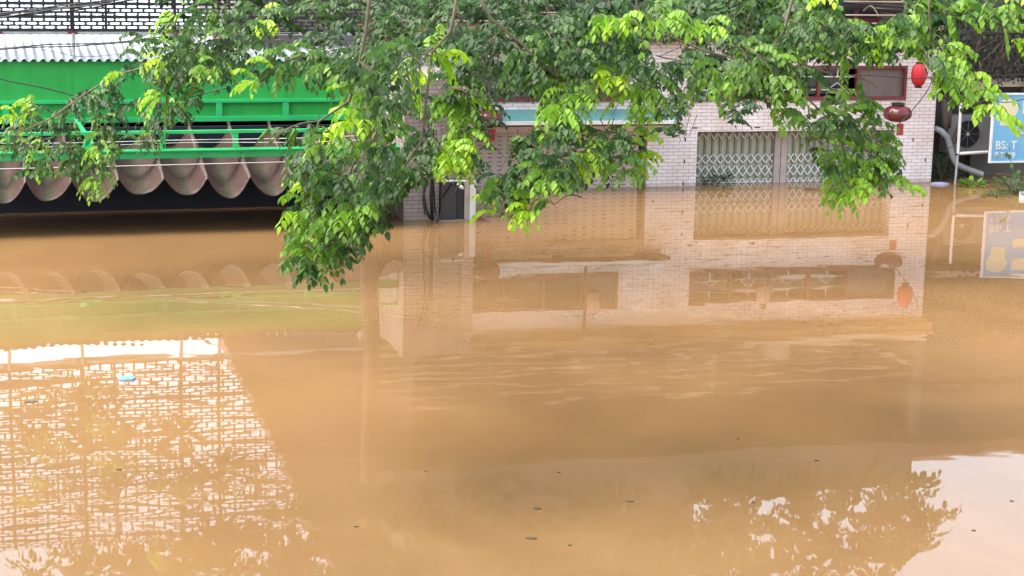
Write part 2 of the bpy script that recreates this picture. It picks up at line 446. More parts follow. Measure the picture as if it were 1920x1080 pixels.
scr = thing('perforated_screen', 'tall dark perforated steel screen standing above the corrugated roof', 'screen', FB, (-3.5, 3.1, 2.5))
mb = MB(); NG = 15
for g in range(NG):
    z0 = 2.965 + g * .2265
    mb.perforated(-10.0, z0 + .0255, 3.10, 54, 3, .198, .067, .082, .0195)
    mb.box(-10.0, .75, 3.09, 3.12, z0 - .012, z0 + .0235)
mb.build('slat_panel', M_SCREEN, scr, solid=.006)
mb = MB(); mb.box(-10, .75, 3.08, 3.14, 2.90, 2.95); mb.build('bottom_rail', M_STEEL, scr)
for u, wd in ((-7.7, .05), (-6.42, .05), (-5.17, .07), (-4.60, .04), (-3.42, .05), (-2.74, .05), (-1.35, .05), (.1, .06)):
    mb = MB(); mb.box(u - wd / 2, u + wd / 2, 3.125, 3.18, 2.96, 6.37); mb.build('post', M_SCREEN, scr)
for u in (-7.7, -6.42, -5.17, -3.42, -2.74, .1):
    mb = MB(); mb.tube([(u, 2.95, 2.48), (u, 2.95, 2.93)], .028, 8); mb.build('stub_post', M_STEEL, scr)
    mb = MB(); mb.bar((u - .08, 3.06, 2.94), (u + .08, 3.06, 2.94), .02, .04); mb.bar((u, 3.06, 2.95), (u, 3.06, 2.85), .05); mb.build('bracket', M_RED, scr)
mb = MB(); mb.tube([(-7, 3.22, 3.28), (-5.3, 3.22, 3.28)], .022, 6); mb.tube([(-5.1, 3.22, 3.28), (-4.45, 3.22, 3.27)], .022, 6); mb.build('strut', M_RED, scr)

# neighbour wall seen through the right end of the screen (mostly in the water)
nb = thing('gabled_house', 'weathered house with a steep gable behind the dark screen', 'house', FB, (1, 6, 0))
mb = MB()
poly = [(-2.75, 2.2), (1.2, 2.2), (1.2, 8.7), (.28, 8.7)]
vs = [(x, 4.2, z) for x, z in poly] + [(x, 9.0, z) for x, z in poly]
mb.add(vs, [(0, 1, 2, 3), (7, 6, 5, 4), (0, 3, 7, 4), (1, 5, 6, 2), (3, 2, 6, 7), (0, 4, 5, 1)])
mb.build('wall', M_PALE, nb)
mb = MB(); mb.box(-.55, .72, 4.12, 4.195, 2.66, 3.04); mb.build('sheet_panel', M_ROOF, nb)
mb = MB(); mb.box(-2.3, -.6, 4.14, 4.195, 2.70, 3.02); mb.build('sheet_panel', M_PALE, nb)
mb = MB(); mb.bar((-2.80, 6.4, 2.2), (.25, 6.4, 8.75), 5.2, .06); mb.build('roof', M_DIRTY, nb)

# ------------------------------------------------------------------ projecting brick wall between hall and shutter (frame B)
bw = thing('brick_wall', 'dull tiled brick wall end between the dark hall and the roller shutter', 'wall', FB, (.55, 0, 0))
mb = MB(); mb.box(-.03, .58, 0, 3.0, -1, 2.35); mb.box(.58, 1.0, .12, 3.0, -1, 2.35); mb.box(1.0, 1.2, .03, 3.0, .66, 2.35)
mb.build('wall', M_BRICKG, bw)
mb = MB(); mb.box(1.005, 1.09, -.06, .028, -1, .65); mb.build('post', M_POST, bw)
mb = MB(); mb.box(1.095, 1.20, -.07, .028, -1, .65); mb.build('post', M_WHITE, bw)
mb = MB(); mb.box(.26, .42, -.05, -.003, 1.72, 1.95); mb.build('meter_box', M_GREY, bw, bevel=.01)

cb = thing('glass_cabinet', 'black glass cabinet standing in the water beside the white post', 'cabinet', FB, (.77, -.05, 0))
mb = MB(); mb.box(.60, .98, -.06, .10, -.6, .64); mb.build('body', M_BLKGL, cb, bevel=.01)
mb = MB(); mb.box(.585, .61, -.075, -.062, -.6, .65); mb.box(.87, .985, -.075, -.062, -.6, .65); mb.build('frame', M_BLACK, cb)
mb = MB(); mb.box(.52, 1.0, -.13, -.08, -.02, .012); mb.build('sill', M_GREY, cb)
mb = MB(); mb.tube([(.58, -.14, .68), (1.0, -.14, .67)], .016, 8)
o = tag(mb.build('white_tube', M_CABLEW, None, FB, (.8, -.14, .68)), 'thin pale tube lying across the top of the black cabinet', 'tube')
lb = thing('light_bulb', 'white bulb hanging in front of the black cabinet', 'bulb', FB, (.86, -.16, .6))
mb = MB(); p = Vector((.84, -.16, .63)); d = Vector((.12, 0, -.09))
mb.tube([p, p + d * .35, p + d * .55, p + d * .8, p + d], [.014, .02, .034, .032, .012], 10); mb.build('globe', M_SIGNW, lb, smooth=True)
mb = MB(); mb.tube([p - d * .5, p + d * .02], .012, 6); mb.build('cord', M_BLACK, lb)
mb = MB(); mb.tube([pB(862, 345, -.25), pB(835, 388, -.3), pB(812, 430, -.35)], [.014, .018, .022], 7)
tag(mb.build('leaning_pole', M_BLACK, None, FB, (.6, -.3, 0)), 'black pole leaning in the water across the black cabinet', 'pole')
for i, (pts, lab) in enumerate((
        ([(796, 300), (797, 335), (795, 365), (800, 392), (806, 410)], 'black cable looping down the brick wall left of the cabinet'),
        ([(812, 250), (811, 320), (809, 372), (811, 412)], 'straight black cable bundle down the brick wall by the cabinet'),
        ([(779, 190), (792, 226), (799, 262), (800, 300)], 'black cable slanting down the upper brick wall'),
        ([(799, 200), (803, 235), (806, 275), (812, 330), (816, 400)], 'long thin black cable down the middle of the brick wall'),
        ([(800, 345), (793, 372), (797, 400), (815, 408), (818, 398)], 'black cable curling in a loop just above the water'))):
    mb = MB(); P = [pB(x, y, -.03 - .012 * i) for x, y in pts]; mb.tube(P, .013 if i != 1 else .026, 6)
    tag(mb.build('wall_cable', M_BLACK, None, FB, P[-1], smooth=True), lab, 'cable', 'black cables on the brick wall')
mb = MB(); c = pB(905, 424, -.25)
mb.add([(c[0] - .09, c[1], -.05), (c[0] + .10, c[1] - .02, -.05), (c[0] + .07, c[1], .0), (c[0] - .09, c[1] + .03, .13), (c[0] - .09, c[1] + .06, -.05), (c[0] + .1, c[1] + .06, -.05), (c[0] + .07, c[1] + .05, .0), (c[0] - .09, c[1] + .07, .13)],
       [(0, 1, 2, 3), (7, 6, 5, 4), (3, 2, 6, 7), (0, 3, 7, 4), (1, 5, 6, 2)])
tag(mb.build('sunken_chair_back', M_MAROON, None, FB, c), 'maroon corner of something sunken poking out of the water by the white post', 'debris')

# ------------------------------------------------------------------ brick shophouse (frame A)
sh = thing('brick_shophouse', 'white tiled brick shophouse with maroon windows, folding gate and roller shutter', 'building', FA, (1, 1, 0))
WB, WT = 1.665, 2.34           # window sill / head
mb = MB()
mb.box(-.05, .97, 0, 1.2, -1, 1.07); mb.box(5.15, 6.0, 0, 1.2, -1, 1.07)                      # piers
mb.box(-.05, 6.0, 0, .5, 1.07, WB)                                                            # over the gate
mb.box(-5.6, -.05, .0, .5, 1.10, WB)                                                          # over the shutter
mb.box(-5.6, -3.6, 0, .5, WB, WT); mb.box(-.55, .93, 0, .5, WB, WT); mb.box(5.33, 6.0, 0, .5, WB, WT)
mb.box(-5.6, 6.0, 0, .5, WT, 2.80)
mb.box(5.6, 6.0, .5, 6, 1.07, 2.80); mb.box(5.6, 6.0, 1.2, 6, -1, 1.07)
mb.build('wall', M_BRICK, sh)
for x, y, a_, b_ in ((1285, 262, .014, .035), (1283, 303, .014, .035), (1226, 325, .014, .035), (1281, 345, .014, .035), (1690, 330, .014, .035), (1712, 262, .014, .035), (1735, 300, .014, .035),
                 (1420, 239, .06, .012), (1303, 240, .06, .012), (1025, 236, .06, .012)):
    q = pA(x, y, 0); mb = MB(); mb.box(q[0] - a_, q[0] + a_, -.003, .02, q[2] - b_, q[2] + b_); mb.build('weep_slot', M_BLACK, sh)
mb = MB(); mb.box(-5.6, 6.0, 1.4, 1.5, -1, 2.8); mb.box(-5.6, 6.0, .5, 5.5, 2.72, 2.79); mb.build('inner_wall', M_DARK, sh)

def window(u0, u1, mull, sash=True):
    f = MB()
    f.box(u0, u1, -.02, .10, WT - .06, WT); f.box(u0, u1, -.03, .10, WB, WB + .07)
    f.box(u0, u0 + .06, -.02, .10, WB + .07, WT - .06); f.box(u1 - .06, u1, -.02, .10, WB + .07, WT - .06)
    for m in mull: f.box(m - .03, m + .03, -.015, .09, WB + .07, WT - .06)
    return f.build('window', M_MAROON, sh, bevel=.004)
w1 = window(-3.6, -.55, (-2.85, -2.05, -1.30))
mb = MB(); mb.box(-3.54, -.61, .05, .06, WB + .07, WT - .06); mb.build('pane', M_GLASS, w1)
w2 = window(.93, 5.33, (1.78, 2.62, 3.45, 4.28))
mb = MB(); mb.box(.99, 4.25, .35, .36, WB + .02, WT - .02); mb.build('pane', M_GLASS, w2)
mb = MB(); mb.box(4.31, 5.27, .05, .06, WB + .07, WT - .06); mb.build('curtain', M_CURTAIN, w2)
mb = MB()
for a, b in ((.99, 1.75), (1.81, 2.59), (2.65, 3.42), (3.48, 4.25)):
    c = (a + b) / 2
    for z in (WB + .20, WT - .22): mb.tube([(a, .06, z), (b, .06, z)], .013, 6)
    mb.tube([(c, .06, WB + .07), (c, .06, WB + .20)], .013, 6); mb.tube([(c, .06, WT - .22), (c, .06, WT - .06)], .013, 6)
    mb.tube([(c - .2, .06, WB + .20), (c, .06, WB + .34), (c + .2, .06, WB + .20)], .009, 5)
mb.build('grille', M_WHITE, w2)

# roller shutter with slots
mb = MB(); mb.perforated(-5.5, -.7, .12, 28, 22, .19, .079, .046, .007, False)
mb.build('roller_shutter', M_BEIGE, sh)
mb = MB()
for j in range(1, 22): mb.box(-5.5, -.06, .112, .119, -.7 + j * .079 - .006, -.7 + j * .079)
mb.build('shutter_slats', M_BEIGE, sh)
mb = MB(); mb.box(-5.5, -.06, .05, .30, 1.02, 1.098); mb.build('shutter_box', M_CREAM, sh)
mb = MB(); mb.box(-5.5, -.06, .2, .22, -.7, 1.02); mb.build('slot_dark_sheet', M_DARK, sh)  # added dark sheet, makes the slots read as unlit depth
# canopy over the shutter
cp = MB()
x0, x1 = -4.3, .32
cp.add([(x0, -.62, 1.36), (x1, -.62, 1.36), (x1, -.004, 1.52), (x0, -.004, 1.52), (x0, -.62, 1.33), (x1, -.62, 1.33), (x1, -.004, 1.48), (x0, -.004, 1.48)],
       [(0, 1, 2, 3), (7, 6, 5, 4), (4, 5, 1, 0), (5, 6, 2, 1), (7, 4, 0, 3)])
canopy = cp.build('canopy', M_TEAL, sh)
mb = MB(); mb.box(x0, x1 + .01, -.66, -.62, 1.30, 1.365); mb.build('canopy_edge', M_WHITE, canopy)
mb = MB(); mb.box(x0, x1 - .02, -.60, -.004, 1.26, 1.30); mb.build('canopy_soffit', M_MAROON, canopy)
for a, b in ((-3.3, -2.0), (-1.75, -.35)):
    mb = MB(); mb.box(a, b, -.36, -.28, 1.20, 1.258); mb.build('tube_lamp', M_WHITE, canopy)

# folding gates
def gate(a, b, base):
    n = int(round((b - a) / .155))
    p = (b - a) / n
    g = MB(); g.box(a, b, .452, .48, -.7, 1.03)
    gp = g.build('folding_gate', M_GATEP, sh)
    g = MB()
    for i in range(n + 1):
        u = a + i * p
        g.box(u - .021, u + .021, .415, .446, -.7, 1.01)
    g.build('gate_bars', M_GATEG, gp)
    g = MB(); g.bar((a, .378, .02), (b, .378, .02), .006, .012); g.bar((a, .378, .36), (b, .378, .36), .004, .004)
    for i in range(n):
        for z0, z1 in ((.40, .575), (.145, .345), (-.11, .09), (-.4, -.2)):
            e = .008
            g.bar((a + i * p + e, .395, z0), (a + (i + 1) * p - e, .395, z1), .012, .022)
            g.bar((a + i * p + e, .383, z1), (a + (i + 1) * p - e, .383, z0), .012, .022)
        g.bar((a + i * p, .395, .88), (a + (i + .5) * p, .395, 1.0), .012, .018)
        g.bar((a + (i + 1) * p, .383, .88), (a + (i + .5) * p, .383, 1.0), .012, .018)
    g.build('gate_lattice', M_WHITE, gp)
gate(.99, 2.73, 0)
gate(3.03, 5.13, 0)
mb = MB(); mb.box(2.745, 2.87, .36, .55, -.8, 1.03); mb.box(2.885, 3.015, .36, .55, -.8, 1.03); mb.build('gate_post', M_POST, sh)
mb = MB(); mb.box(.97, 5.15, .34, .56, 1.03, 1.068); mb.build('gate_head', M_DARK, sh)

# cornice, balcony, top storey
mb = MB(); mb.box(-5.6, 6.05, -.16, .6, 2.803, 2.86); mb.box(-5.6, 6.10, -.26, .6, 2.863, 3.00); mb.box(-5.6, 6.12, -.32, 6, 3.003, 3.05)
mb.build('cornice', M_ORANGE, sh)
mb = MB()
for z in (3.17, 3.33, 3.46, 3.59, 3.75, 3.92, 4.10): mb.tube([(-5.4, -.18, z), (6.0, -.18, z)], .015, 6)
for u in np.arange(-5.4, 6.01, 2.28): mb.tube([(u, -.18, 3.05), (u, -.18, 4.10)], .009, 6)
mb.build('balcony_railing', M_RAIL, sh)
mb = MB(); mb.box(-5.6, 6.0, 1.5, 1.65, 3.05, 5.3); mb.box(5.9, 6.0, .06, 1.5, 3.05, 5.3); mb.build('upper_wall', M_WALLB, sh)  # second box: end wall added to keep mirrored sky out of the balcony
for u in (-4.6, -2.2, .1, 2.3, 4.3):
    mb = MB(); mb.box(u, u + 1.1, 1.44, 1.50, 3.06, 5.0); q = mb.build('door', M_MAROON, sh)
    mb = MB(); mb.box(u + .1, u + .5, 1.425, 1.438, 3.2, 4.85); mb.box(u + .6, u + 1.0, 1.425, 1.438, 3.2, 4.85); mb.build('pane', M_DARK, q)
mb = MB(); mb.box(2.0, 6.0, -.26, -.2, 3.05, 3.13); mb.box(2.7, 3.2, .2, .5, 3.05, 3.6); mb.build('planter', M_CREAM, sh)
mb = MB(); mb.box(-5.7, 6.1, -.35, 6, 5.3, 5.5); mb.build('roof_slab', M_WALLB, sh)
mb = MB(); mb.box(-5.7, 6.1, .2, .35, 5.5, 6.4); mb.build('parapet', M_WALLB, sh)
mb = MB(); mb.box(-5.65, 1.7, 1.3, 6, 5.5, 8.6); mb.build('sky_block', M_WALLB, sh)  # added block that keeps the sky out of the water's reflection
for u in (-5.6, 5.75):
    mb = MB(); mb.box(u, u + .25, -.2, .05, 3.05, 5.3); mb.build('column', M_WALLB, sh)
mb = MB(); P = [pA(1103, 55, -.1), pA(1104, 195, -.1)]; mb.tube([(-1.24, -.1, 2.79), (-1.24, -.1, 1.52)], .03, 8); mb.build('downpipe', M_BLACK, sh)

# lanterns
def globe_lantern(px, py, lab, depth=-.6):
    c = Vector(pA(px, py, depth))
    t = thing('globe_lantern', lab, 'lantern', FA, c, 'dark maroon globe lanterns on the shophouse')
    pr = [(.07 + .0, -.165)] + [(.28 * math.cos(a) ** .8, .165 * math.sin(a)) for a in np.linspace(-1.25, 1.25, 12)] + [(.07, .165)]
    mb = MB(); mb.lathe(pr, c, 32, 8, .16); mb.build('shade', M_LDARK, t, smooth=True)
    mb = MB(); mb.lathe([(.10, .15), (.13, .17), (.13, .21), (.10, .215)], c, 16); mb.build('cap', M_BLACK, t)
    mb = MB(); mb.box(c.x + .0, c.x + .14, c.y - .005, c.y + .005, c.z - .42, c.z - .20); mb.build('paper_tag', M_LRED, t)
    mb = MB(); mb.tube([c + Vector((0, 0, .21)), c + Vector((0, .3, .7))], .006, 5); mb.build('cord', M_BLACK, t)
    return t
globe_lantern(1683, 213, 'dark maroon globe lantern with red tag in front of the right brick pier')
globe_lantern(915, 222, 'dark maroon globe lantern with red tag behind leaves left of the roller shutter', -.6)
def oval_lantern(c, m, lab, s=1.0, grp=None):
    c = Vector(c)
    t = thing('paper_lantern', lab, 'lantern', FA, c, grp)
    pr = [(.155 * s * max(.30, math.cos(a)) ** .7, .225 * s * math.sin(a)) for a in np.linspace(-1.3, 1.3, 14)]
    mb = MB(); mb.lathe(pr, c, 48, 12, .09); mb.build("shade", m, t, smooth=True)
    for z in (.225 * s, -.245 * s):
        mb = MB(); mb.lathe([(.07 * s, z - .012), (.075 * s, z + .02)], c, 14); mb.build('rim', M_BLACK, t)
    mb = MB(); mb.tube([c + Vector((0, 0, .24 * s)), c + Vector((0, .1, .6 * s))], .006, 5); mb.build('cord', M_BLACK, t)
oval_lantern(pA(1723, 140, -.45), M_LRED, 'bright red oval paper lantern beside the right maroon window', 1.0)
for q, (x, z) in enumerate(((-1.15, 2.15), (2.35, 2.12))):
    oval_lantern((x, -.35, z), M_LPINK, ('faded pink paper lantern in front of the left maroon window', 'faded pink paper lantern in front of the wide right window')[q], .9, 'faded paper lanterns')

# ------------------------------------------------------------------ alley on the right (frame A)
al = thing('alley_house', 'dirty dark house front set back beside the brick shophouse with pink tin roof', 'house', FA, (9, 2, 0))
mb = MB(); mb.box(6.02, 14, 1.0, 1.1, -1, 5.8); mb.build('wall', M_DIRTY, al)
mb = MB(); mb.box(6.3, 14, .2, 1.0, 1.90, 2.0); mb.build('canopy_beam', M_CREAM, al)
mb = MB(); mb.add([(6.12, .5, 5.96), (14, .5, 5.96), (14, 5, 6.8), (6.12, 5, 6.8), (6.12, .5, 5.90), (14, .5, 5.90), (14, 5, 6.74), (6.12, 5, 6.74)],
                  [(0, 1, 2, 3), (7, 6, 5, 4), (4, 5, 1, 0), (5, 6, 2, 1), (6, 7, 3, 2), (7, 4, 0, 3)]); mb.build('roof', M_PINKR, al)
mb = MB(); mb.box(7.35, 9.5, .90, .995, -1, 1.6); mb.build('door', M_WALLB, al)

ac = thing('air_conditioner', 'pale air conditioner unit with black round fan mounted in the alley', 'air conditioner', FA, (6.95, .5, .55))
mb = MB(); mb.box(6.45, 7.60, .25, .60, .55, 1.32); mb.build('case', mat('ac_case', (.22, .21, .20), .5), ac, bevel=.015)
ring = [(.27 * math.cos(a), .27 * math.sin(a)) for a in np.linspace(0, 2 * math.pi, 28, endpoint=False)]
mb = MB(); mb.add([(6.87 + x, .244, .945 + z) for x, z in ring] + [(6.87 + x, .22, .945 + z) for x, z in ring], [tuple(range(28, 56))] + [(i, (i + 1) % 28, 28 + (i + 1) % 28, 28 + i) for i in range(28)])
mb.build('fan_guard', M_BLACK, ac)
mb = MB()
for k in range(8):
    a = k * math.pi / 4; mb.bar((6.87, .212, .945), (6.87 + .26 * math.cos(a), .212, .945 + .26 * math.sin(a)), .006)
mb.build('guard_wires', M_GREY, ac)
mb = MB(); mb.tube([(6.87, .215, .945), (6.87, .19, .945)], .035, 12); mb.build('hub', M_STEEL, ac)

mb = MB(); P = [pA(1754, 241, .1), pA(1764, 245, 0), pA(1776, 257, -.02), pA(1781, 272, -.05), pA(1787, 295, -.1), pA(1794, 308, -.15), pA(1806, 314, -.2), pA(1843, 328, -.35)]
mb.tube(P, .062, 12, caps=False); mb.tube([Vector(P[3]), Vector(P[3]) + (Vector(P[4]) - Vector(P[3])) * .15], .070, 12)
pp = thing('drain_pipe', 'grey plastic drain pipe bent down beside the brick pier', 'pipe', FA, P[-1])
mb.build('pipe', M_GREY, pp, smooth=True)
mb = MB(); q = Vector(P[-1]); d = (Vector(P[-1]) - Vector(P[-2])).normalized(); mb.tube([q - d * .25, q - d * .03], .056, 12); mb.build('bore', M_BLACK, pp)
mb = MB()
a, b, c, e = pA(1802, 192, -.3), pA(1796, 288, -.3), pA(1852, 285, -.3), pA(1789, 354, -.3)
fs = thing('pipe_stand', 'white pipe stand rising from the water in front of the fan unit', 'stand', FA, (e[0], -.3, 0))
mb.tube([a, b], .030, 8); mb.build('upright', M_WHITE, fs)
mb = MB(); mb.tube([(b[0] + .03, b[1], b[2]), c], .032, 8); mb.build('arm', M_WHITE, fs)
mb = MB(); mb.tube([(b[0], b[1], b[2] - .03), (e[0], -.3, -.5)], .022, 8); mb.build('leg', M_STEEL, fs)
mb = MB()
for x0_, y0_, x1_, y1_, r in ((1768, 185, 1772, 262, .06), (1776, 190, 1780, 240, .045), (1797, 240, 1765, 320, .03)):
    mb.tube([pA(x0_, y0_, .2), pA((x0_ + x1_) / 2 + 2, (y0_ + y1_) / 2, .15), pA(x1_, y1_, .2)], [r, r * 1.2, r * .7], 7)
tag(mb.build('rag_bundle', M_RAG, None, FA, pA(1775, 220, .2), smooth=True), 'brown rags and a plank hung in the dark alley beside the pier', 'rags')

sg = thing('clinic_sign', 'blue signboard with white lettering hanging over the water at the right', 'sign', FA, (7.8, -.75, .5))
mb = MB(); mb.box(6.87, 9.0, -.75, -.72, .51, 1.83); mb.build('board', M_BLUE, sg)
mb = MB(); mb.box(6.84, 6.875, -.765, -.71, .48, 1.86); mb.box(8.995, 9.03, -.765, -.71, .48, 1.86); mb.box(6.875, 8.995, -.765, -.71, 1.825, 1.86); mb.box(6.875, 8.995, -.765, -.71, .48, .515)
mb.build('frame', M_SIGNW, sg)
def ellipse(cx, cz, rx, rz, y, n=28, mn=-1):
    pts = [(cx + rx * math.cos(a), cz + rz * math.sin(a)) for a in np.linspace(0, 2 * math.pi, n, endpoint=False)]
    m_ = MB(); m_.add([(x, y, max(z, mn)) for x, z in pts], [tuple(range(n))]); return m_
ellipse(7.16, 1.55, .24, .20, -.754).build('emblem', M_SIGNC, sg)
mb = MB(); mb.box(7.02, 7.34, -.755, -.751, 1.22, 1.55); mb.build('emblem_base', M_SIGNC, sg)
mb = MB(); mb.box(7.50, 7.9, -.755, -.751, 1.45, 1.72); mb.build('emblem_panel', M_SIGNC, sg)
mb = MB(); mb.box(7.50, 7.9, -.755, -.751, 1.05, 1.24); mb.build('emblem_panel', M_SIGNC, sg)
def text(s, size, u, z, y, parent, m):
    cd = bpy.data.curves.new('lettering', 'FONT'); cd.body = s; cd.size = size; cd.extrude = .002; cd.offset = .003 * size / .2
    tmp = bpy.data.objects.new('tmp', cd); COL.objects.link(tmp)
    bpy.context.view_layer.update()
    me = bpy.data.meshes.new_from_object(tmp.evaluated_get(bpy.context.evaluated_depsgraph_get()))
    COL.objects.unlink(tmp); bpy.data.objects.remove(tmp)
    o = bpy.data.objects.new('lettering', me); COL.objects.link(o); me.materials.clear(); me.materials.append(m)
    o.parent = parent; org = ORG[parent][0]
    o.location = (u - org.x, y - org.y, z - org.z); o.rotation_euler = (math.pi / 2, 0, 0)
    return o
text('BS: T', .225, 6.95, .755, -.756, sg, M_SIGNW)
text('ĐT: 09', .165, 6.94, .575, -.756, sg, M_SIGNW)

# ------------------------------------------------------------------ cables across the street
def cable(pts, r, lab, m=M_BLACK, dep=31.0, n=1, grp='utility cables across the street', sub=10):
    """pts in photo pixels at one distance; smooth catmull-rom through them"""
    P = [Vector(at_depth(x, y, dep)) for x, y in pts]
    Q = []
    ext = [P[0] * 2 - P[1]] + P + [P[-1] * 2 - P[-2]]
    for i in range(1, len(ext) - 2):
        p0, p1, p2, p3 = ext[i - 1:i + 3]
        for k in range(sub):
            t = k / sub
            Q.append(.5 * ((2 * p1) + (p2 - p0) * t + (2 * p0 - 5 * p1 + 4 * p2 - p3) * t * t + (3 * p1 - p0 - 3 * p2 + p3) * t ** 3))
    Q.append(P[-1])
    mb = MB()
    for k in range(n):
        off = Vector((0, random.uniform(-.03, .03), (k - (n - 1) / 2) * r * 2.1))
        amp = random.uniform(-.02, .02)
        mb.tube([q + off + Vector((0, 0, amp * math.sin(i * .3))) for i, q in enumerate(Q)], r, 5)
    return tag(mb.build('cable', m, None, FW, Q[len(Q) // 2], smooth=True), lab, 'cable', grp)
cable([(-60, 38), (60, 22), (180, 8), (260, -6)], .013, 'thick black cable bundle rising across the dark screen at top left', n=4, dep=29)
cable([(-60, 97), (60, 87), (150, 84), (250, 77), (350, 67), (450, 62), (560, 60)], .012, 'black cable pair across the pale corrugated roof', n=2, dep=29)
cable([(60, 88), (110, 98), (150, 106), (230, 100), (330, 88)], .004, 'thin slack wire drooping over the corrugated roof', dep=29)
cable([(-60, 132), (0, 148), (60, 160), (140, 181), (190, 192), (245, 196), (320, 190), (400, 172), (450, 153), (520, 120)], .011, 'single black cable sagging in front of the green fascia', dep=29.3)
cable([(-60, 268), (200, 266), (440, 261), (660, 254), (760, 248)], .006, 'upper white cable strung along the green rail', M_CABLEW, 29.1, grp='white cables along the green rail')
cable([(-60, 274), (200, 272), (440, 267), (660, 262), (770, 258)], .006, 'lower white cable strung along the green rail', M_CABLEW, 29.1, grp='white cables along the green rail')
cable([(1480, -4), (1570, 9), (1680, 18), (1790, 24), (1990, 42)], .014, 'thick black cable bundle at the top right corner', n=5, dep=33)
cable([(1480, 49), (1560, 52), (1700, 56), (1820, 59), (1990, 62)], .010, 'black cable just below the balcony cornice', dep=33)
cable([(1480, 82), (1590, 80), (1700, 77), (1800, 75), (1990, 71)], .008, 'thin black wire crossing above the right window', dep=33)
cable([(1600, 141), (1680, 145), (1750, 145), (1990, 140)], .010, 'black wire crossing the red lantern', dep=33.5)
cable([(1750, 146), (1735, 175), (1705, 213), (1680, 237)], .010, 'black wire dropping past the maroon globe lantern', dep=34.0)
cable([(1790, 62), (1850, 62), (1990, 60)], .016, 'heavy black cable over the dark creeper', n=2, dep=33)
cable([(1790, 120), (1870, 123), (1990, 122)], .006, 'thin wire over the lower dark creeper', dep=33)
cable([(1820, 170), (1850, 186), (1880, 192), (1910, 188), (1990, 175)], .009, 'black wire sagging across the top of the blue sign', dep=33.6)
cable([(1230, 104), (1290, 114), (1340, 118), (1420, 122)], .011, 'black cable slack in front of the brick wall between windows', dep=32)
cable([(1235, 106), (1255, 97), (1276, 88)], .008, 'short black cable branching up to the cornice', dep=32)

# ------------------------------------------------------------------ foliage machinery
LA = np.array([0, .36, .72, 1.0, .30, .68, .30, .68])
LBv = np.array([0, 0, 0, 0, .5, .40, -.5, -.40])
LCv = np.array([0, -.015, -.035, -.10, .055, .02, .055, .02])
LT = np.array([(0, 1, 4), (1, 5, 4), (1, 2, 5), (2, 3, 5), (0, 6, 1), (1, 6, 7), (1, 7, 2), (2, 7, 3)])
class Leaves:
    def __init__(s): s.P = []; s.D = []; s.N = []; s.L = []; s.W = []; s.T = []; s.tw = MB()
    def leaf(s, P, D, N, L, W, T):
        s.P.append(P); s.D.append(D); s.N.append(N); s.L.append(L); s.W.append(W); s.T.append(T)
    def build(s, name, m, parent=None):
        P = np.array(s.P); D = np.array(s.D); N = np.array(s.N); L = np.array(s.L)[:, None]; W = np.array(s.W)[:, None]; T = np.array(s.T)
        D /= np.linalg.norm(D, axis=1)[:, None] + 1e-9
        S = np.cross(N, D); S /= np.linalg.norm(S, axis=1)[:, None] + 1e-9
        N = np.cross(D, S)
        V = P[:, None] + D[:, None] * (LA[None, :] * L)[:, :, None] + S[:, None] * (LBv[None, :] * W)[:, :, None] + N[:, None] * (LCv[None, :] * L)[:, :, None]
        n = len(P); V = V.reshape(-1, 3)
        F = (LT[None] + (np.arange(n) * 8)[:, None, None]).reshape(-1, 3)
        if parent is not None: V = V - np.array(ORG[parent][0])
        me = bpy.data.meshes.new(name)
        me.vertices.add(len(V)); me.vertices.foreach_set('co', V.astype(np.float32).ravel())
        me.loops.add(F.size); me.loops.foreach_set('vertex_index', F.ravel().astype(np.int32))
        me.polygons.add(len(F)); me.polygons.foreach_set('loop_start', (np.arange(len(F)) * 3).astype(np.int32))
        me.polygons.foreach_set('use_smooth', np.ones(len(F), bool))
        me.update(calc_edges=True)
        at = me.attributes.new('tone', 'FLOAT', 'POINT'); at.data.foreach_set('value', np.repeat(T, 8).astype(np.float32))
        me.materials.append(m)
        o = bpy.data.objects.new(name, me); COL.objects.link(o)
        if parent is not None: o.parent = parent
        print(name, n, 'leaves')
        return o
ZUP = np.array([0, 0, 1.0])
def unit(v): return v / (np.linalg.norm(v) + 1e-9)
OPEN = []           # outlines in the photo through which the house fronts show: no leaves grow there
def proj(P):
    v = P - CAM; dz = v @ fwd
    return 960 + FPX * (v @ cr) / dz, 540 - FPX * (v @ cu) / dz
def inpoly(x, y, poly):
    c = False; j = len(poly) - 1
    for i in range(len(poly)):
        xi, yi = poly[i]; xj, yj = poly[j]
        if (yi > y) != (yj > y) and x < (xj - xi) * (y - yi) / (yj - yi) + xi: c = not c
        j = i
    return c
def blocked(P):
    if not OPEN: return False
    x, y = proj(P)
    return any(bx[0] < x < bx[1] and bx[2] < y < bx[3] and inpoly(x, y, po) for po, bx in OPEN)
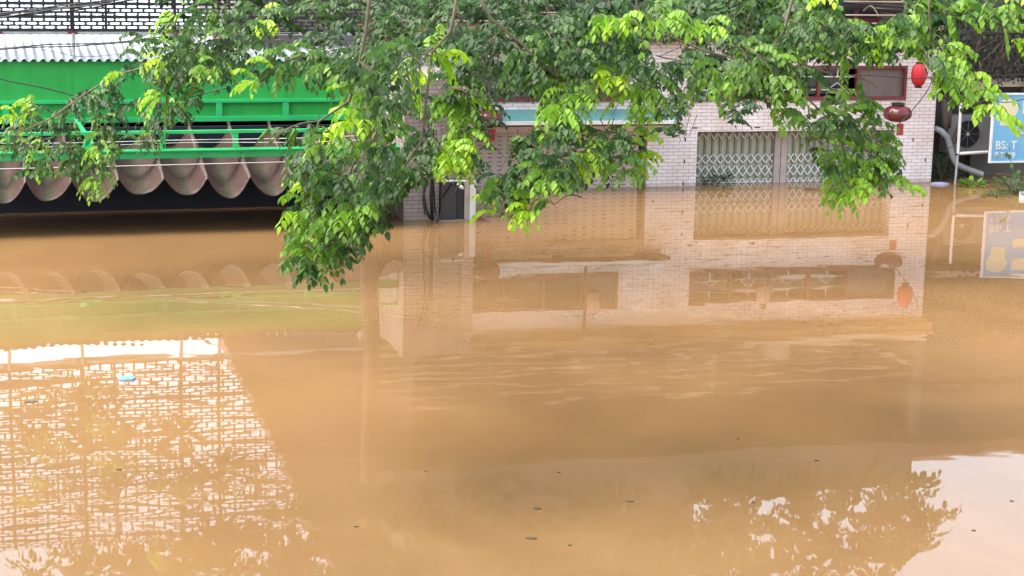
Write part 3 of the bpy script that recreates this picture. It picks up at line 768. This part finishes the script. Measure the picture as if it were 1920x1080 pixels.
def compound(lv, P0, d, length, n, tone, droop, lsize=.085, young_cut=9, lv_young=None, stem=True, hang=.8, rise=.25):
    """one pinnate leaf: an arching rachis with a comb of hanging leaflets on both sides"""
    d = unit(d)
    def at(t): return P0 + d * length * t + ZUP * length * (rise * math.sin(math.pi * t * .8) - droop * t ** 2)
    for t in (.5, .95):
        if blocked(at(t) - ZUP * .04): return
    tgt = lv if tone < young_cut or lv_young is None else lv_young
    if stem: tgt.tw.tube([at(t) for t in (0, .33, .66, .97)], [.0040, .0034, .0028, .002], 3, caps=False)
    sc = rng.uniform(.82, 1.12)
    for i in range(n):
        pair = i // 2; t = .14 + .84 * (pair + (.25 if i % 2 else 0)) / max(1, (n - 1) // 2)
        t = min(t, 1.0)
        p = at(t); tan = unit(at(min(t + .02, 1.02)) - at(t - .02))
        side = np.cross(tan, ZUP); side = unit(side) if np.linalg.norm(side) > .05 else np.array([1., 0, 0])
        sgn = 1 if i % 2 else -1
        if rng.random() < .04: continue
        if i == n - 1: D = tan - ZUP * .30
        else: D = side * sgn * (.60 + rng.normal(0, .10)) + tan * (.45 + rng.normal(0, .10)) - ZUP * (.72 * hang + rng.normal(0, .13))
        D = unit(D)
        Nn = np.cross(D, tan) * sgn
        Nn = unit(Nn + side * sgn * .2 + ZUP * .35 + rng.normal(0, .13, 3)) if i < n - 1 else unit(np.cross(side, tan) + rng.normal(0, .2, 3))
        if Nn[2] < -.2: Nn = -Nn
        sz = lsize * sc * (1.05 - .5 * abs(t - .55)) * rng.uniform(.86, 1.14)
        if blocked(p + D * sz * .7): continue
        tgt.leaf(p, D, Nn, sz, sz * rng.uniform(.47, .60), float(np.clip(tone + rng.normal(0, .05), 0, 1)))

for po in ([(0, 70), (225, 78), (212, 138), (95, 212), (62, 178), (0, 178)], [(380, 190), (450, 180), (470, 195), (600, 185), (612, 215), (588, 228), (500, 248), (470, 255), (440, 268), (380, 240)],
           [(225, 305), (440, 300), (522, 315), (508, 380), (508, 560), (0, 560), (0, 345), (60, 345), (130, 350), (152, 392), (218, 392)], [(215, 150), (270, 155), (272, 185), (235, 186)],
           [(705, 475), (745, 428), (757, 375), (880, 372), (868, 410), (890, 440), (1008, 440), (1020, 385), (1110, 358), (1150, 365), (1208, 358), (1218, 330), (1225, 560), (640, 560), (662, 515)],
           [(1220, 352), (1252, 322), (1236, 276), (1300, 250), (1440, 246), (1520, 290), (1536, 330), (1532, 560), (1215, 560)],
           [(1620, 560), (1612, 402), (1630, 385), (1660, 380), (1742, 382), (1738, 352), (1692, 300), (1702, 255), (1745, 245), (1760, 200), (1785, 218), (1850, 262), (1912, 268), (1925, 560)],
           [(1695, 112), (1718, 112), (1742, 128), (1746, 165), (1735, 200), (1714, 215), (1716, 242), (1656, 236), (1656, 200), (1690, 188), (1702, 165)],
           [(1303, 195), (1340, 192), (1346, 238), (1405, 243), (1438, 222), (1442, 248), (1296, 248)], [(1592, 130), (1690, 128), (1692, 172), (1660, 178), (1592, 152)], [(1215, 82), (1276, 82), (1280, 112), (1232, 126)],
           [(0, -5), (288, -5), (290, 55), (232, 66), (0, 112)], [(925, 240), (958, 246), (952, 330), (925, 322)], [(765, 390), (800, 348), (876, 345), (882, 402), (765, 412)],
           [(322, 240), (440, 235), (446, 262), (440, 300), (330, 300)], [(1832, 112), (1862, 150), (1895, 196), (1925, 172), (1925, 150)], [(0, 548), (1920, 548), (1920, 1090), (0, 1090)], [(1500, 412), (1640, 412), (1640, 560), (1500, 560)], [(1580, -8), (1690, -8), (1695, 28), (1640, 46), (1585, 36)], [(1800, 42), (1818, 62), (1870, 102), (1925, 160), (1925, 172), (1860, 168), (1850, 140), (1830, 98), (1800, 85)],
           [(515, 400), (508, 500), (560, 548), (520, 548), (500, 480), (500, 330), (520, 330), (530, 352)], [(1152, 190), (1165, 190), (1160, 240), (1152, 236)], [(555, 330), (530, 330), (540, 300), (520, 300)]):
    OPEN.append((po, (min(p[0] for p in po), max(p[0] for p in po), min(p[1] for p in po), max(p[1] for p in po))))
LVM, LVY = Leaves(), Leaves()
LVY.tw = LVM.tw
TW = LVM.tw
def spray(x0, y0, x1, y1, young=.3, dep=16.0, base=.30, size=1.0, step=.10, wide=1.0):
    """a leafy shoot from the first photo pixel to the second; its tip carries the young leaves"""
    dz = rng.uniform(-.5, .5)
    ln = math.hypot(x1 - x0, y1 - y0); kk = max(.35, 1 - 620 * size / dep / ln)     # the last leaves reach past the tip of the shoot
    A = at_depth(x0, y0, dep + dz * .4); B = at_depth(x0 + (x1 - x0) * kk, y0 + (y1 - y0) * kk, dep + dz)
    B = B + np.array([0, rng.uniform(-.45, .1), 0])
    ax = B - A; L = np.linalg.norm(ax)
    n = max(4, int(L / step)); axu = unit(ax)
    base = base + rng.uniform(-.08, .14)
    t0 = -.9 if math.hypot(x1 - x0, y1 - y0) < 75 else .15
    path = []
    for k in range(7):
        t = k / 6; path.append(A + ax * t + ZUP * .10 * L * math.sin(math.pi * t))
    TW.tube(path, list(np.linspace(.009, .0035, 7)), 5)
    for i in range(n):
        t = (i + .6) / n
        p = A + ax * t + ZUP * .10 * L * math.sin(math.pi * t)
        sg = 1 if i % 2 else -1
        sidev = np.cross(axu, np.array([0, -1.0, .25])); sidev = unit(sidev) if np.linalg.norm(sidev) > .1 else np.array([1., 0, 0])
        d = sidev * sg * wide * rng.uniform(.6, 1.1) + axu * (.7 + .4 * t) + np.array([0, rng.uniform(-.5, .4), rng.uniform(.05, .35)])
        tone = base + (young - base) * min(1, max(0, (t - t0) / (.85 - t0))) if young > base else base
        tone += rng.normal(0, .06)
        compound(LVM, p, d, rng.uniform(.28, .40) * size * (1 if t < .85 else .85), int(rng.integers(12, 18)), tone, rng.uniform(.20, .50), .088 * size, .52, LVY)
    for q in (-1, 0, 1):
        compound(LVM, B, axu + np.array([.55 * q, -.25 * abs(q), .25]), .30 * size, 13, young + rng.normal(0, .05), .4, .09 * size, .52, LVY)

def fill(poly, count, dep, dvar, tone=(.05, .32), size=1.0, clump=6):  # low tone ranges put the shade inside the crown into the leaf colour
    """mature leaves through a volume whose outline in the photo is poly; they come in clumps"""
    xs = [p[0] for p in poly]; ys = [p[1] for p in poly]
    k = 0; tries = 0
    while k < count and tries < count * 60:
        tries += 1
        x, y = rng.uniform(min(xs), max(xs)), rng.uniform(min(ys), max(ys))
        if not inpoly(x, y, poly): continue
        D = dep + rng.uniform(-dvar, dvar)
        C = at_depth(x, y, D)
        ang0 = rng.uniform(0, 6.28); tn = rng.uniform(*tone)
        for c in range(clump):
            a = ang0 + c * 2.4
            p = C + rng.normal(0, .05, 3)
            d = np.array([math.cos(a), .7 * math.sin(a), rng.uniform(.0, .6)])
            compound(LVM, p, d, rng.uniform(.27, .40) * size, int(rng.integers(11, 15)), tn + rng.normal(0, .04), rng.uniform(.22, .52), .092 * size)
            k += 1
        TW.tube([C + ZUP * .25 + rng.normal(0, .1, 3), C], [.006, .004], 4)

# ------------------------------------------------------------------ the tree
tb = on_water(690, 424)
tree = thing('street_tree', 'big leafy tree whose drooping pinnate branches hang across the street front', 'tree', FW, tuple(tb))
# left shoots, farther off
ZL = 22.5
for a in ((78, 212, 14, 222, .75), (75, 205, 32, 192, .70), (130, 190, 170, 205, .2), (120, 215, 75, 240, .25), (165, 178, 222, 190, .15), (150, 203, 226, 218, .15),
          (165, 228, 230, 240, .2), (60, 258, 18, 278, .35), (52, 268, 92, 322, .65), (100, 258, 40, 288, .25), (95, 295, 118, 330, .3), (130, 265, 128, 325, .3),
          (200, 240, 178, 300, .62), (188, 290, 172, 360, .62), (180, 305, 205, 345, .5), (290, 262, 205, 295, .5), (300, 185, 296, 250, .2), (310, 190, 345, 215, .15),
          (300, 230, 285, 285, .2), (230, 205, 215, 260, .25), (140, 225, 110, 255, .2)):
    spray(*a[:4], young=a[4], dep=ZL, size=.85)
# upper left
ZU = 20.5
for a in ((372, 8, 305, 52, .72), (430, 8, 362, 48, .25), (482, 28, 510, 66, .85), (470, 40, 440, 70, .3), (350, 84, 285, 128, .9), (290, 118, 214, 146, .75),
          (345, 68, 245, 66, .2), (345, 148, 284, 195, .75), (430, 118, 376, 146, .6), (420, 140, 365, 180, .35), (400, 62, 430, 125, .2), (400, 80, 340, 110, .25),
          (380, 95, 330, 130, .25), (440, 90, 400, 130, .2), (350, 120, 320, 170, .3), (450, 60, 410, 105, .2), (320, 90, 280, 100, .2)):
    spray(*a[:4], young=a[4], dep=ZU, size=.95)
fill([(300, 70), (360, 20), (450, 0), (470, 40), (440, 120), (400, 160), (330, 190), (290, 150)], 40, ZU + .6, .5, clump=4)
# middle band over the fascia
for a in ((650, 95, 560, 120, .2), (590, 105, 462, 165, .7), (640, 120, 585, 135, .45), (560, 110, 500, 150, .3), (680, 130, 650, 120, .5), (530, 75, 470, 95, .2), (610, 90, 570, 130, .2), (660, 110, 620, 150, .25)):
    spray(*a[:4], young=a[4], dep=18.5)
fill([(440, -40), (940, -40), (940, 90), (800, 110), (690, 105), (600, 90), (520, 60), (450, 30)], 150, 20, 1.8)
fill([(560, -40), (960, -40), (960, 70), (800, 90), (650, 60)], 90, 23, 1.2)
# centre left group hanging low
ZC = 15.0
for a in ((810, 105, 690, 150, .3), (800, 100, 868, 112, .75), (780, 130, 760, 158, .92), (760, 120, 700, 145, .3), (690, 160, 634, 192, .7), (700, 160, 668, 175, .2),
          (755, 198, 628, 252, .85), (740, 205, 650, 235, .8), (720, 195, 690, 250, .55), (745, 190, 710, 205, .3), (595, 228, 468, 282, .62), (560, 238, 500, 265, .35),
          (640, 265, 580, 292, .5), (600, 345, 535, 372, .75), (585, 382, 525, 420, .7), (610, 400, 575, 435, .6), (660, 372, 682, 430, .62), (640, 400, 668, 445, .55),
          (700, 435, 610, 470, .3), (640, 460, 540, 492, .35), (600, 470, 598, 522, .32), (650, 450, 662, 495, .25), (590, 455, 565, 500, .55), (690, 420, 725, 400, .3),
          (560, 300, 540, 335, .3), (620, 300, 570, 330, .3), (710, 330, 745, 365, .2), (700, 270, 740, 300, .2), (690, 360, 640, 395, .25), (620, 430, 560, 450, .4), (720, 380, 700, 425, .3), (655, 330, 600, 350, .2)):
    spray(*a[:4], young=a[4], dep=ZC)
fill([(560, 285), (640, 275), (720, 275), (755, 310), (740, 390), (690, 420), (620, 430), (560, 400), (545, 340)], 110, ZC + .9, .7, (.04, .26), .95, 5)
fill([(620, 440), (690, 430), (690, 470), (640, 500), (580, 520), (560, 490)], 18, ZC + .3, .3, (.15, .30), .9, 4)
fill([(640, 50), (770, 50), (775, 225), (700, 215), (645, 150)], 30, 18.5, .8)
fill([(660, 60), (860, 60), (900, 180), (850, 235), (770, 200), (690, 150)], 70, 17, .8)
# between hall and shutter
for a in ((860, 170, 905, 215, .72), (880, 172, 835, 215, .6), (870, 168, 880, 220, .6), (830, 240, 882, 248, .8), (860, 255, 872, 290, .8), (835, 292, 888, 300, .8), (850, 290, 868, 325, .82), (790, 310, 826, 325, .82),
          (760, 300, 790, 335, .2), (800, 260, 770, 290, .2), (830, 320, 870, 345, .4), (800, 330, 770, 360, .2), (740, 330, 715, 380, .2)):
    spray(*a[:4], young=a[4], dep=16.5, size=.95)
fill([(740, 240), (830, 230), (880, 330), (840, 350), (760, 370), (735, 330)], 42, 17.5, .6, (.06, .26))
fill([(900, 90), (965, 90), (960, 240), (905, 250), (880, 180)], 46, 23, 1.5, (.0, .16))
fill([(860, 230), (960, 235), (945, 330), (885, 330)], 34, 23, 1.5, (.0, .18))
# centre
fill([(890, -40), (1115, -40), (1150, 60), (1120, 120), (1020, 150), (950, 170), (890, 130)], 190, 17.5, 1.5, (.0, .28))
fill([(880, 0), (1240, 0), (1230, 90), (1100, 70), (1060, 190), (960, 210), (880, 150)], 120, 20.5, 1.0, (.0, .18))
for a in ((960, 80, 1010, 150, .2), (1030, 130, 975, 165, .2), (1050, 130, 1000, 180, .2), (1045, 140, 1095, 130, .2), (1060, 155, 1048, 240, .66), (1075, 165, 1095, 215, .62), (1050, 165, 1035, 225, .55), (1062, 200, 1056, 262, .75),
          (1200, 150, 1165, 215, .7), (1200, 160, 1190, 228, .75), (1205, 155, 1228, 205, .62), (1160, 140, 1130, 165, .85), (1215, 120, 1180, 140, .2), (1200, 110, 1245, 165, .3), (1150, 40, 1135, 60, .7), (1160, 35, 1172, 55, .8),
          (1205, 30, 1275, 60, .6), (1230, 40, 1285, 55, .6), (1180, 60, 1150, 90, .2), (1315, 48, 1345, 72, .7), (1375, 85, 1430, 140, .5), (1400, 90, 1480, 172, .58), (1340, 130, 1372, 190, .66), (1330, 128, 1312, 180, .6), (1350, 128, 1355, 175, .5),
          (1210, 95, 1180, 110, .2), (1090, 95, 1070, 130, .2), (1020, 60, 1060, 100, .2), (1140, 80, 1110, 100, .2), (1260, 110, 1290, 150, .2)):
    spray(*a[:4], young=a[4], dep=16.0)
fill([(1120, -40), (1480, -40), (1470, 60), (1400, 90), (1300, 70), (1180, 40)], 190, 18.5, 1.5)
fill([(1270, 60), (1450, 60), (1430, 185), (1310, 190)], 50, 19.5, .6, (.0, .18))
fill([(1280, 70), (1440, 80), (1440, 180), (1370, 190), (1300, 180), (1250, 120)], 90, 17.2, .7)
fill([(1100, 60), (1240, 80), (1260, 180), (1180, 190), (1120, 130)], 40, 18, 1.0)
fill([(980, 120), (1090, 120), (1100, 180), (1040, 200), (970, 190)], 46, 16.8, .5)
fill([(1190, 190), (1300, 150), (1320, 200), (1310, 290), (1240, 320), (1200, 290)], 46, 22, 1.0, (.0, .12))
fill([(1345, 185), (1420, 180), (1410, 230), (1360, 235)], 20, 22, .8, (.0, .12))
# low centre group in front of the shutter
for a in ((1100, 290, 1095, 320, .9), (1085, 285, 1112, 300, .85), (1170, 275, 1228, 300, .82), (1160, 310, 1195, 345, .5), (1030, 330, 1015, 355, .6), (1050, 320, 1040, 350, .6), (1090, 370, 1000, 372, .5), (1000, 372, 900, 400, .8),
          (1010, 375, 960, 415, .82), (1000, 380, 985, 420, .8), (1000, 250, 960, 290, .2), (1020, 250, 1060, 280, .2), (1120, 250, 1180, 280, .2), (960, 300, 1000, 330, .2), (1060, 300, 1030, 350, .3), (1100, 310, 1080, 350, .25),
          (950, 340, 930, 370, .25), (1140, 290, 1120, 330, .25), (980, 330, 940, 350, .2)):
    spray(*a[:4], young=a[4], dep=15.5, size=.95)
fill([(960, 275), (1040, 255), (1160, 265), (1205, 300), (1140, 325), (1080, 325), (1060, 350), (990, 370), (955, 340)], 80, 16.5, .7, (.06, .3), .9, 5)
# right
ZR = 17.0
for a in ((1450, 40, 1540, 60, .25), (1530, 45, 1620, 60, .3), (1540, -10, 1570, 10, .9), (1500, 70, 1600, 80, .3), (1600, 95, 1640, 85, .5), (1650, 60, 1705, 78, .8), (1670, 50, 1690, 70, .85), (1580, 105, 1600, 120, .75), (1640, 90, 1715, 112, .75),
          (1445, 95, 1482, 170, .42), (1440, 110, 1440, 160, .4), (1580, 140, 1682, 185, .62), (1540, 165, 1632, 195, .45), (1450, 190, 1488, 228, .62), (1440, 192, 1450, 225, .6), (1590, 202, 1680, 262, .66), (1530, 205, 1620, 215, .2), (1560, 215, 1600, 250, .25),
          (1500, 225, 1540, 250, .2), (1520, 255, 1570, 300, .55), (1560, 272, 1640, 308, .6), (1540, 300, 1570, 340, .4), (1510, 260, 1530, 310, .3), (1600, 332, 1725, 362, .68), (1640, 320, 1690, 350, .55), (1580, 322, 1560, 392, .68), (1575, 340, 1605, 385, .66), (1565, 345, 1542, 385, .68),
          (1480, 60, 1440, 90, .2), (1620, 20, 1650, 40, .4), (1560, 60, 1640, 100, .4), (1600, 250, 1665, 290, .4), (1490, 20, 1560, 45, .3), (1470, 105, 1530, 150, .3), (1620, 280, 1665, 320, .35)):
    spray(*a[:4], young=a[4], dep=ZR, base=.40)
fill([(1430, -20), (1520, -20), (1620, 60), (1610, 110), (1500, 120), (1440, 60)], 70, ZR + .8, .7, (.25, .48))
fill([(1520, 205), (1610, 195), (1670, 240), (1650, 275), (1540, 265)], 14, ZR + .6, .4, (.3, .5))
fill([(1525, 285), (1610, 290), (1610, 350), (1550, 350)], 10, ZR + .5, .3, (.35, .55))
# far right
for a in ((1700, 5, 1690, 60, .3), (1745, 0, 1770, 60, .3), (1750, 65, 1810, 100, .75), (1760, 80, 1790, 170, .66), (1770, 100, 1835, 160, .7), (1740, 110, 1725, 160, .45), (1730, 100, 1705, 135, .3), (1760, 120, 1760, 185, .6), (1770, 20, 1800, 55, .6),
          (1720, 60, 1690, 85, .4), (1790, 182, 1890, 232, .75), (1800, 190, 1860, 210, .72), (1770, 180, 1800, 200, .3), (1825, -5, 1880, 50, .55), (1870, 40, 1915, 105, .66), (1850, 20, 1860, 60, .4), (1885, -15, 1893, 12, .8), (1915, 80, 1935, 140, .7),
          (1735, 130, 1750, 180, .4), (1710, 20, 1740, 50, .3)):
    spray(*a[:4], young=a[4], dep=ZR - .5, base=.42)
fill([(1680, 0), (1780, 0), (1800, 60), (1760, 110), (1700, 90)], 32, ZR + .2, .4, (.1, .35))

# upper crown in front of the house: what the flood water mirrors
def fill_refl(poly, count, dep, dvar, tone=(.0, .25)):
    xs = [p[0] for p in poly]; ys = [p[1] for p in poly]; k = 0
    while k < count:
        x, y = rng.uniform(min(xs), max(xs)), rng.uniform(min(ys), max(ys))
        if not inpoly(x, y, poly): continue
        d = ray(x, y); D = dep + rng.uniform(-dvar, dvar); C = CAM + d * (D / d[1]); C = np.array([C[0], C[1], -C[2]])
        a0 = rng.uniform(0, 6.28)
        for c in range(5):
            a = a0 + c * 2.4
            compound(LVM, C + rng.normal(0, .06, 3), np.array([math.cos(a), math.sin(a), rng.uniform(-.1, .4)]), rng.uniform(.28, .40), 11, rng.uniform(*tone), rng.uniform(.3, .7), .12, stem=False)
            k += 1
fill_refl([(540, 930), (900, 915), (1250, 930), (1420, 985), (1300, 1110), (540, 1120)], 900, 26, 1.2)
fill_refl([(1300, 905), (1700, 885), (1770, 895), (1745, 1000), (1690, 1060), (1640, 1110), (1300, 1120)], 1000, 26, 1.0)
fill_refl([(1700, 945), (1790, 978), (1730, 985)], 12, 26, .5)
fill_refl([(100, 830), (330, 790), (520, 870), (560, 960), (540, 1040), (330, 980), (250, 900)], 150, 25, .6)
fill_refl([(40, 730), (170, 715), (235, 790), (200, 860), (60, 840)], 55, 24, .5)
fill_refl([(120, 1030), (300, 1010), (560, 1000), (560, 1120), (120, 1120)], 420, 25, .8)
# unseen crown clumps added above the frame to shade the water
for k in range(820):
    x, y, z = rng.uniform(-9, 6), rng.uniform(22, 30), rng.uniform(5.4, 7.5)
    if k % 8: x, y, z = rng.uniform(-14, 4), rng.uniform(7, 16), rng.uniform(6.4, 8.8)
    if z < 5.1 + (28 - y) * .02: continue
    a0 = rng.uniform(0, 6.28)
    for c in range(6):
        a = a0 + c * 2.4
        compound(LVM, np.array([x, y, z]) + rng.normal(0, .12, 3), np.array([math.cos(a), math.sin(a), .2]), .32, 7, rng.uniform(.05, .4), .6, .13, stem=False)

# trunk, boughs and the stems the photo shows
T0 = Vector(tb)
mb = MB(); mb.tube([T0 + Vector((0, 0, -1)), T0 + Vector((.02, 0, 1.0)), T0 + Vector((.10, -.1, 2.4)), T0 + Vector((.05, -.35, 3.8)), T0 + Vector((.1, -.7, 5.2))], [.17, .15, .14, .13, .11], 12)
trunk = mb.build('trunk', M_BARK, tree, smooth=True)
top = T0 + Vector((.1, -.6, 4.9))
def bough(px, py, dep, r=.07, lift=1.0):
    E = Vector(at_depth(px, py, dep)); m1 = top.lerp(E, .35) + Vector((0, 0, lift)); m2 = top.lerp(E, .7) + Vector((0, 0, lift * .8))
    mb = MB(); pts = []
    for i in range(13):
        t = i / 12
        pts.append(((1 - t) ** 3) * top + 3 * (1 - t) ** 2 * t * m1 + 3 * (1 - t) * t * t * m2 + t ** 3 * E)
    mb.tube(pts, list(np.linspace(r, .014, 13)), 8); mb.build('branch', M_BARK, tree, smooth=True)
def stem(pts, dep, r0=.016, r1=.008):
    P = [Vector(at_depth(x, y, dep)) for x, y in pts]
    mb = MB(); mb.tube(P, list(np.linspace(r0, r1, len(P))), 7); mb.build('branch', M_TWIG, tree, smooth=True)
for a in ((470, -40, 20.5), (880, -40, 16), (1190, -30, 16), (1500, -60, 17.5), (1745, -30, 16.5), (700, -60, 16)): bough(*a, lift=1.2)
stem([(470, -40), (450, 0), (420, 45), (395, 82), (330, 110), (210, 143), (150, 183), (95, 222), (24, 254)], 21.5, 0.0165, .007)
stem([(880, -40), (920, 35), (970, 76), (1005, 108), (1048, 148)], 15.6, 0.0150, .008)
stem([(1190, -30), (1194, 12), (1200, 55), (1208, 92), (1216, 150)], 15.6, 0.0090, .006)
stem([(1190, 12), (1240, 62), (1320, 95), (1410, 118), (1440, 128)], 16.2, 0.0105, .006)
stem([(1500, -60), (1470, 60), (1440, 95), (1480, 130), (1510, 180), (1548, 218)], 16.5, 0.0165, .008)
stem([(1440, 92), (1480, 76), (1510, 70)], 16.4, .014, .006)
stem([(1440, 95), (1500, 118), (1560, 140), (1600, 180)], 16.6, .012, .005)
stem([(1745, -30), (1742, 20), (1745, 60), (1760, 110)], 16.2, .012, .006)
stem([(700, -60), (686, 60), (675, 115), (655, 190), (598, 228), (574, 300), (576, 362)], 14.9, .018, .006)
stem([(675, 115), (720, 160), (700, 235), (662, 308), (640, 372), (615, 440)], 14.9, .016, .006)
stem([(860, -20), (845, 60), (810, 98), (800, 180), (790, 265), (752, 322), (690, 430)], 15.2, .016, .006)
stem([(1048, 148), (1000, 240), (975, 300), (1100, 290)], 16, .010, .006)
stem([(1548, 218), (1580, 270), (1590, 330), (1700, 345)], 16.8, .010, .005)
LVM.build('leaves', M_LEAF, tree)
LVY.build('young_leaves', M_LEAF, tree)
TW.v += [tuple(v) for v in []]
o = TW.build('twigs', M_TWIG, tree)

# ------------------------------------------------------------------ creeper over the alley canopy, weeds, floating things
cv = thing('creeper_thicket', 'dark dead-looking creeper thicket above the blue sign', 'creeper', FA, (8, .4, 2.0))
CV = Leaves()
for k in range(4200):
    p = np.array([rng.uniform(6.1, 11), rng.uniform(-.25, .75), rng.uniform(2.0, 3.35) + rng.normal(0, .1)])
    CV.leaf(p, np.array([rng.normal(0, .6), rng.normal(-.2, .4), -.8 + rng.normal(0, .4)]), np.array([rng.normal(0, .5), -1, rng.normal(.4, .4)]), rng.uniform(.05, .10), rng.uniform(.03, .06), float(np.clip(rng.beta(1.4, 3), 0, 1)))
CV.build('leaves', M_VINE, cv)
mb = MB()
for k in range(46):
    x = rng.uniform(6.1, 10.5); p = Vector((x, rng.uniform(-.3, .3), 2.0)); pts = [p]
    for j in range(6): pts.append(pts[-1] + Vector((rng.normal(0.05, .12), rng.normal(0, .08), .22)))
    mb.tube(pts, .008, 4)
mb.build('stems', M_WOOD, cv)
for (x, y) in ((1897, 21), (1843, 18), (1786, 24)):
    mb = MB(); c = Vector(at_depth(x, y, 33.2))
    for k in range(6):
        a = k * 1.05; mb.add([c, c + Vector((.06 * math.cos(a), -.02, .06 * math.sin(a))), c + Vector((.07 * math.cos(a + .5), -.04, .07 * math.sin(a + .5))), c + Vector((.06 * math.cos(a + .9), -.01, .06 * math.sin(a + .9)))], [(0, 1, 2, 3)])
    tag(mb.build('pink_blossom', mat('blossom_pink', (.60, .12, .20), .5), None, FW, c), {1897: 'pink blossom at the top right corner above the creeper', 1843: 'pale pink blossom among leaves near the top right cables', 1786: 'pink blossom half hidden by leaves left of the others'}[x], 'flower', 'pink blossoms')

def weed(name, lab, cat, P, n, R, h, tone, grp=None, size=.1):
    t = thing(name, lab, cat, FW, tuple(P), grp)
    lv = Leaves()
    for k in range(n):
        a = rng.uniform(0, 6.28); r = R * math.sqrt(rng.uniform(0, 1)) * .5
        p = np.array(P) + np.array([r * math.cos(a), r * math.sin(a), rng.uniform(0, h)])
        lv.leaf(p, np.array([math.cos(a), math.sin(a), rng.uniform(-.1, .9)]), np.array([-.4 * math.cos(a), -.4 * math.sin(a), 1]), size * rng.uniform(.7, 1.3), size * .45, float(np.clip(rng.uniform(*tone), 0, 1)))
    lv.build('leaves', M_WEED, t)
    mb = MB()
    for k in range(max(3, n // 6)):
        a = rng.uniform(0, 6.28); mb.tube([Vector(P), Vector(P) + Vector((R * .4 * math.cos(a), R * .4 * math.sin(a), h * .9))], .006, 4)
    mb.build('stems', M_WEED if False else M_TWIG, t)
weed('floating_weed', 'bright green rosette weed floating below the grey drain pipe', 'plant', on_water(1823, 350), 46, .38, .10, (.55, 1), 'weeds in the flood water', .17)
weed('floating_weed', 'dark bushy weed clump at the right edge below the sign', 'plant', on_water(1905, 362), 260, .9, .26, (0, .45), 'weeds in the flood water', .09)
weed('floating_weed', 'low dark weeds floating just left of the bushy clump', 'plant', on_water(1868, 368), 60, .6, .05, (0, .35), 'weeds in the flood water', .08)
weed('floating_weed', 'dark weed caught against the left folding gate', 'plant', on_water(1345, 346), 60, .55, .22, (0, .35), 'weeds in the flood water', .14)
weed('alley_shrub', 'dark shrub at the foot of the brick pier in the alley', 'plant', on_water(1764, 338), 220, .5, .55, (0, .25), None, .09)
c = pA(1895, 300, -.85)
mb = thing('climbing_plant', 'thin climbing plant with few round leaves in front of the blue sign', 'plant', FA, (c[0], -.9, 0))
q = MB(); q.tube([pA(1898, 350, -.9), pA(1900, 320, -.9), pA(1895, 300, -.9), pA(1893, 275, -.9)], .006, 5); q.build('stem', M_TWIG, mb)
lv = Leaves()
for x, y in ((1890, 286), (1896, 306), (1900, 322), (1908, 325), (1893, 288), (1912, 318)):
    lv.leaf(np.array(pA(x, y, -.92)), np.array([rng.normal(0, .6), -.2, -.8]), np.array([0, -1, .4]), .12, .08, rng.uniform(.2, .6))
lv.build('leaves', M_WEED, mb)

def flat_bit(name, px, py, lx, ly, m, lab, cat, grp=None, rot=0.0, th=.012, n=9):
    c = on_water(px, py); mb = MB(); top_, bot_ = [], []
    for k in range(n):
        a = 2 * math.pi * k / n; rr = rng.uniform(.75, 1.1)
        x, y = lx * math.cos(a) * rr, ly * math.sin(a) * rr
        x, y = x * math.cos(rot) - y * math.sin(rot), x * math.sin(rot) + y * math.cos(rot)
        top_.append((c[0] + x, c[1] + y, th * rng.uniform(.6, 1.6))); bot_.append((c[0] + x, c[1] + y, -.01))
    mb.add(top_ + bot_, [tuple(range(n))] + [(k, n + k, n + (k + 1) % n, (k + 1) % n) for k in range(n)])
    return tag(mb.build(name, m, None, FW, c), lab, cat, grp)
flat_bit('plastic_scrap', 236, 711, .10, .09, M_BLUEP, 'bright blue plastic scrap floating left of centre', 'litter', th=.014)
flat_bit('floating_board', 1763, 346, .22, .10, mat('lilac_board', (.40, .42, .60), .5), 'pale lilac board floating at the foot of the brick pier', 'board', th=.03)
flat_bit('floating_board', 1533, 357, .27, .07, M_WOOD, 'thin brown board floating in front of the right folding gate', 'board', th=.03)
flat_bit('foam_block', 1922, 366, .13, .10, M_SIGNW, 'white foam block floating at the right edge', 'foam', th=.06)
flat_bit('foam_block', 1918, 374, .09, .05, M_SIGNW, 'flat white foam piece floating in front of the larger foam block', 'foam', th=.04)
LEAFB = mat('dead_leaf', (.07, .055, .022), .6)
for (x, y, s, lab) in ((57, 754, .10, 'curled brown leaf floating near the left edge'), (1007, 954, .065, 'dark dead leaf floating upper of the two near bottom centre'), (995, 1010, .075, 'dark dead leaf floating lowest near bottom centre'),
                       (1181, 941, .06, 'slim dead leaf floating right of bottom centre'), (668, 988, .035, 'small dead leaf floating in lower left of centre'), (797, 884, .03, 'tiny dead leaf left of centre water'), (1048, 886, .03, 'tiny dead leaf near the centre water'),
                       (222, 881, .05, 'thin dead leaf among the mirrored screen'), (1531, 864, .04, 'small dead leaf in right water'), (157, 546, .07, 'dead leaf below the mirrored tarpaulin strips'), (1068, 1023, .03, 'tiny dead leaf at the bottom of the picture'), (1413, 943, .03, 'tiny dead leaf in the lower right water'),
                       (1384, 823, .03, 'tiny dead leaf right of centre'), (1825, 995, .03, 'tiny dead leaf on the bright water at lower right'), (1897, 940, .03, 'tiny dead leaf at the right edge of bright water'), (1685, 354, .05, 'dead leaf beside the right brick pier')):
    flat_bit('dead_leaf', x, y, s * .62, s * .34, LEAFB, lab, 'leaf', 'dead leaves on the flood water', rng.uniform(-.4, .4), .006, 7)
q = MB(); a_, b_ = pA(1870, 326, -.5), pA(1925, 332, -.6); q.bar(a_, b_, .12, .02)
tag(q.build('wooden_plank', M_WOOD, None, FA, a_), 'grey wooden plank resting just above the water under the blue sign', 'plank')
print('objects', len(bpy.data.objects))
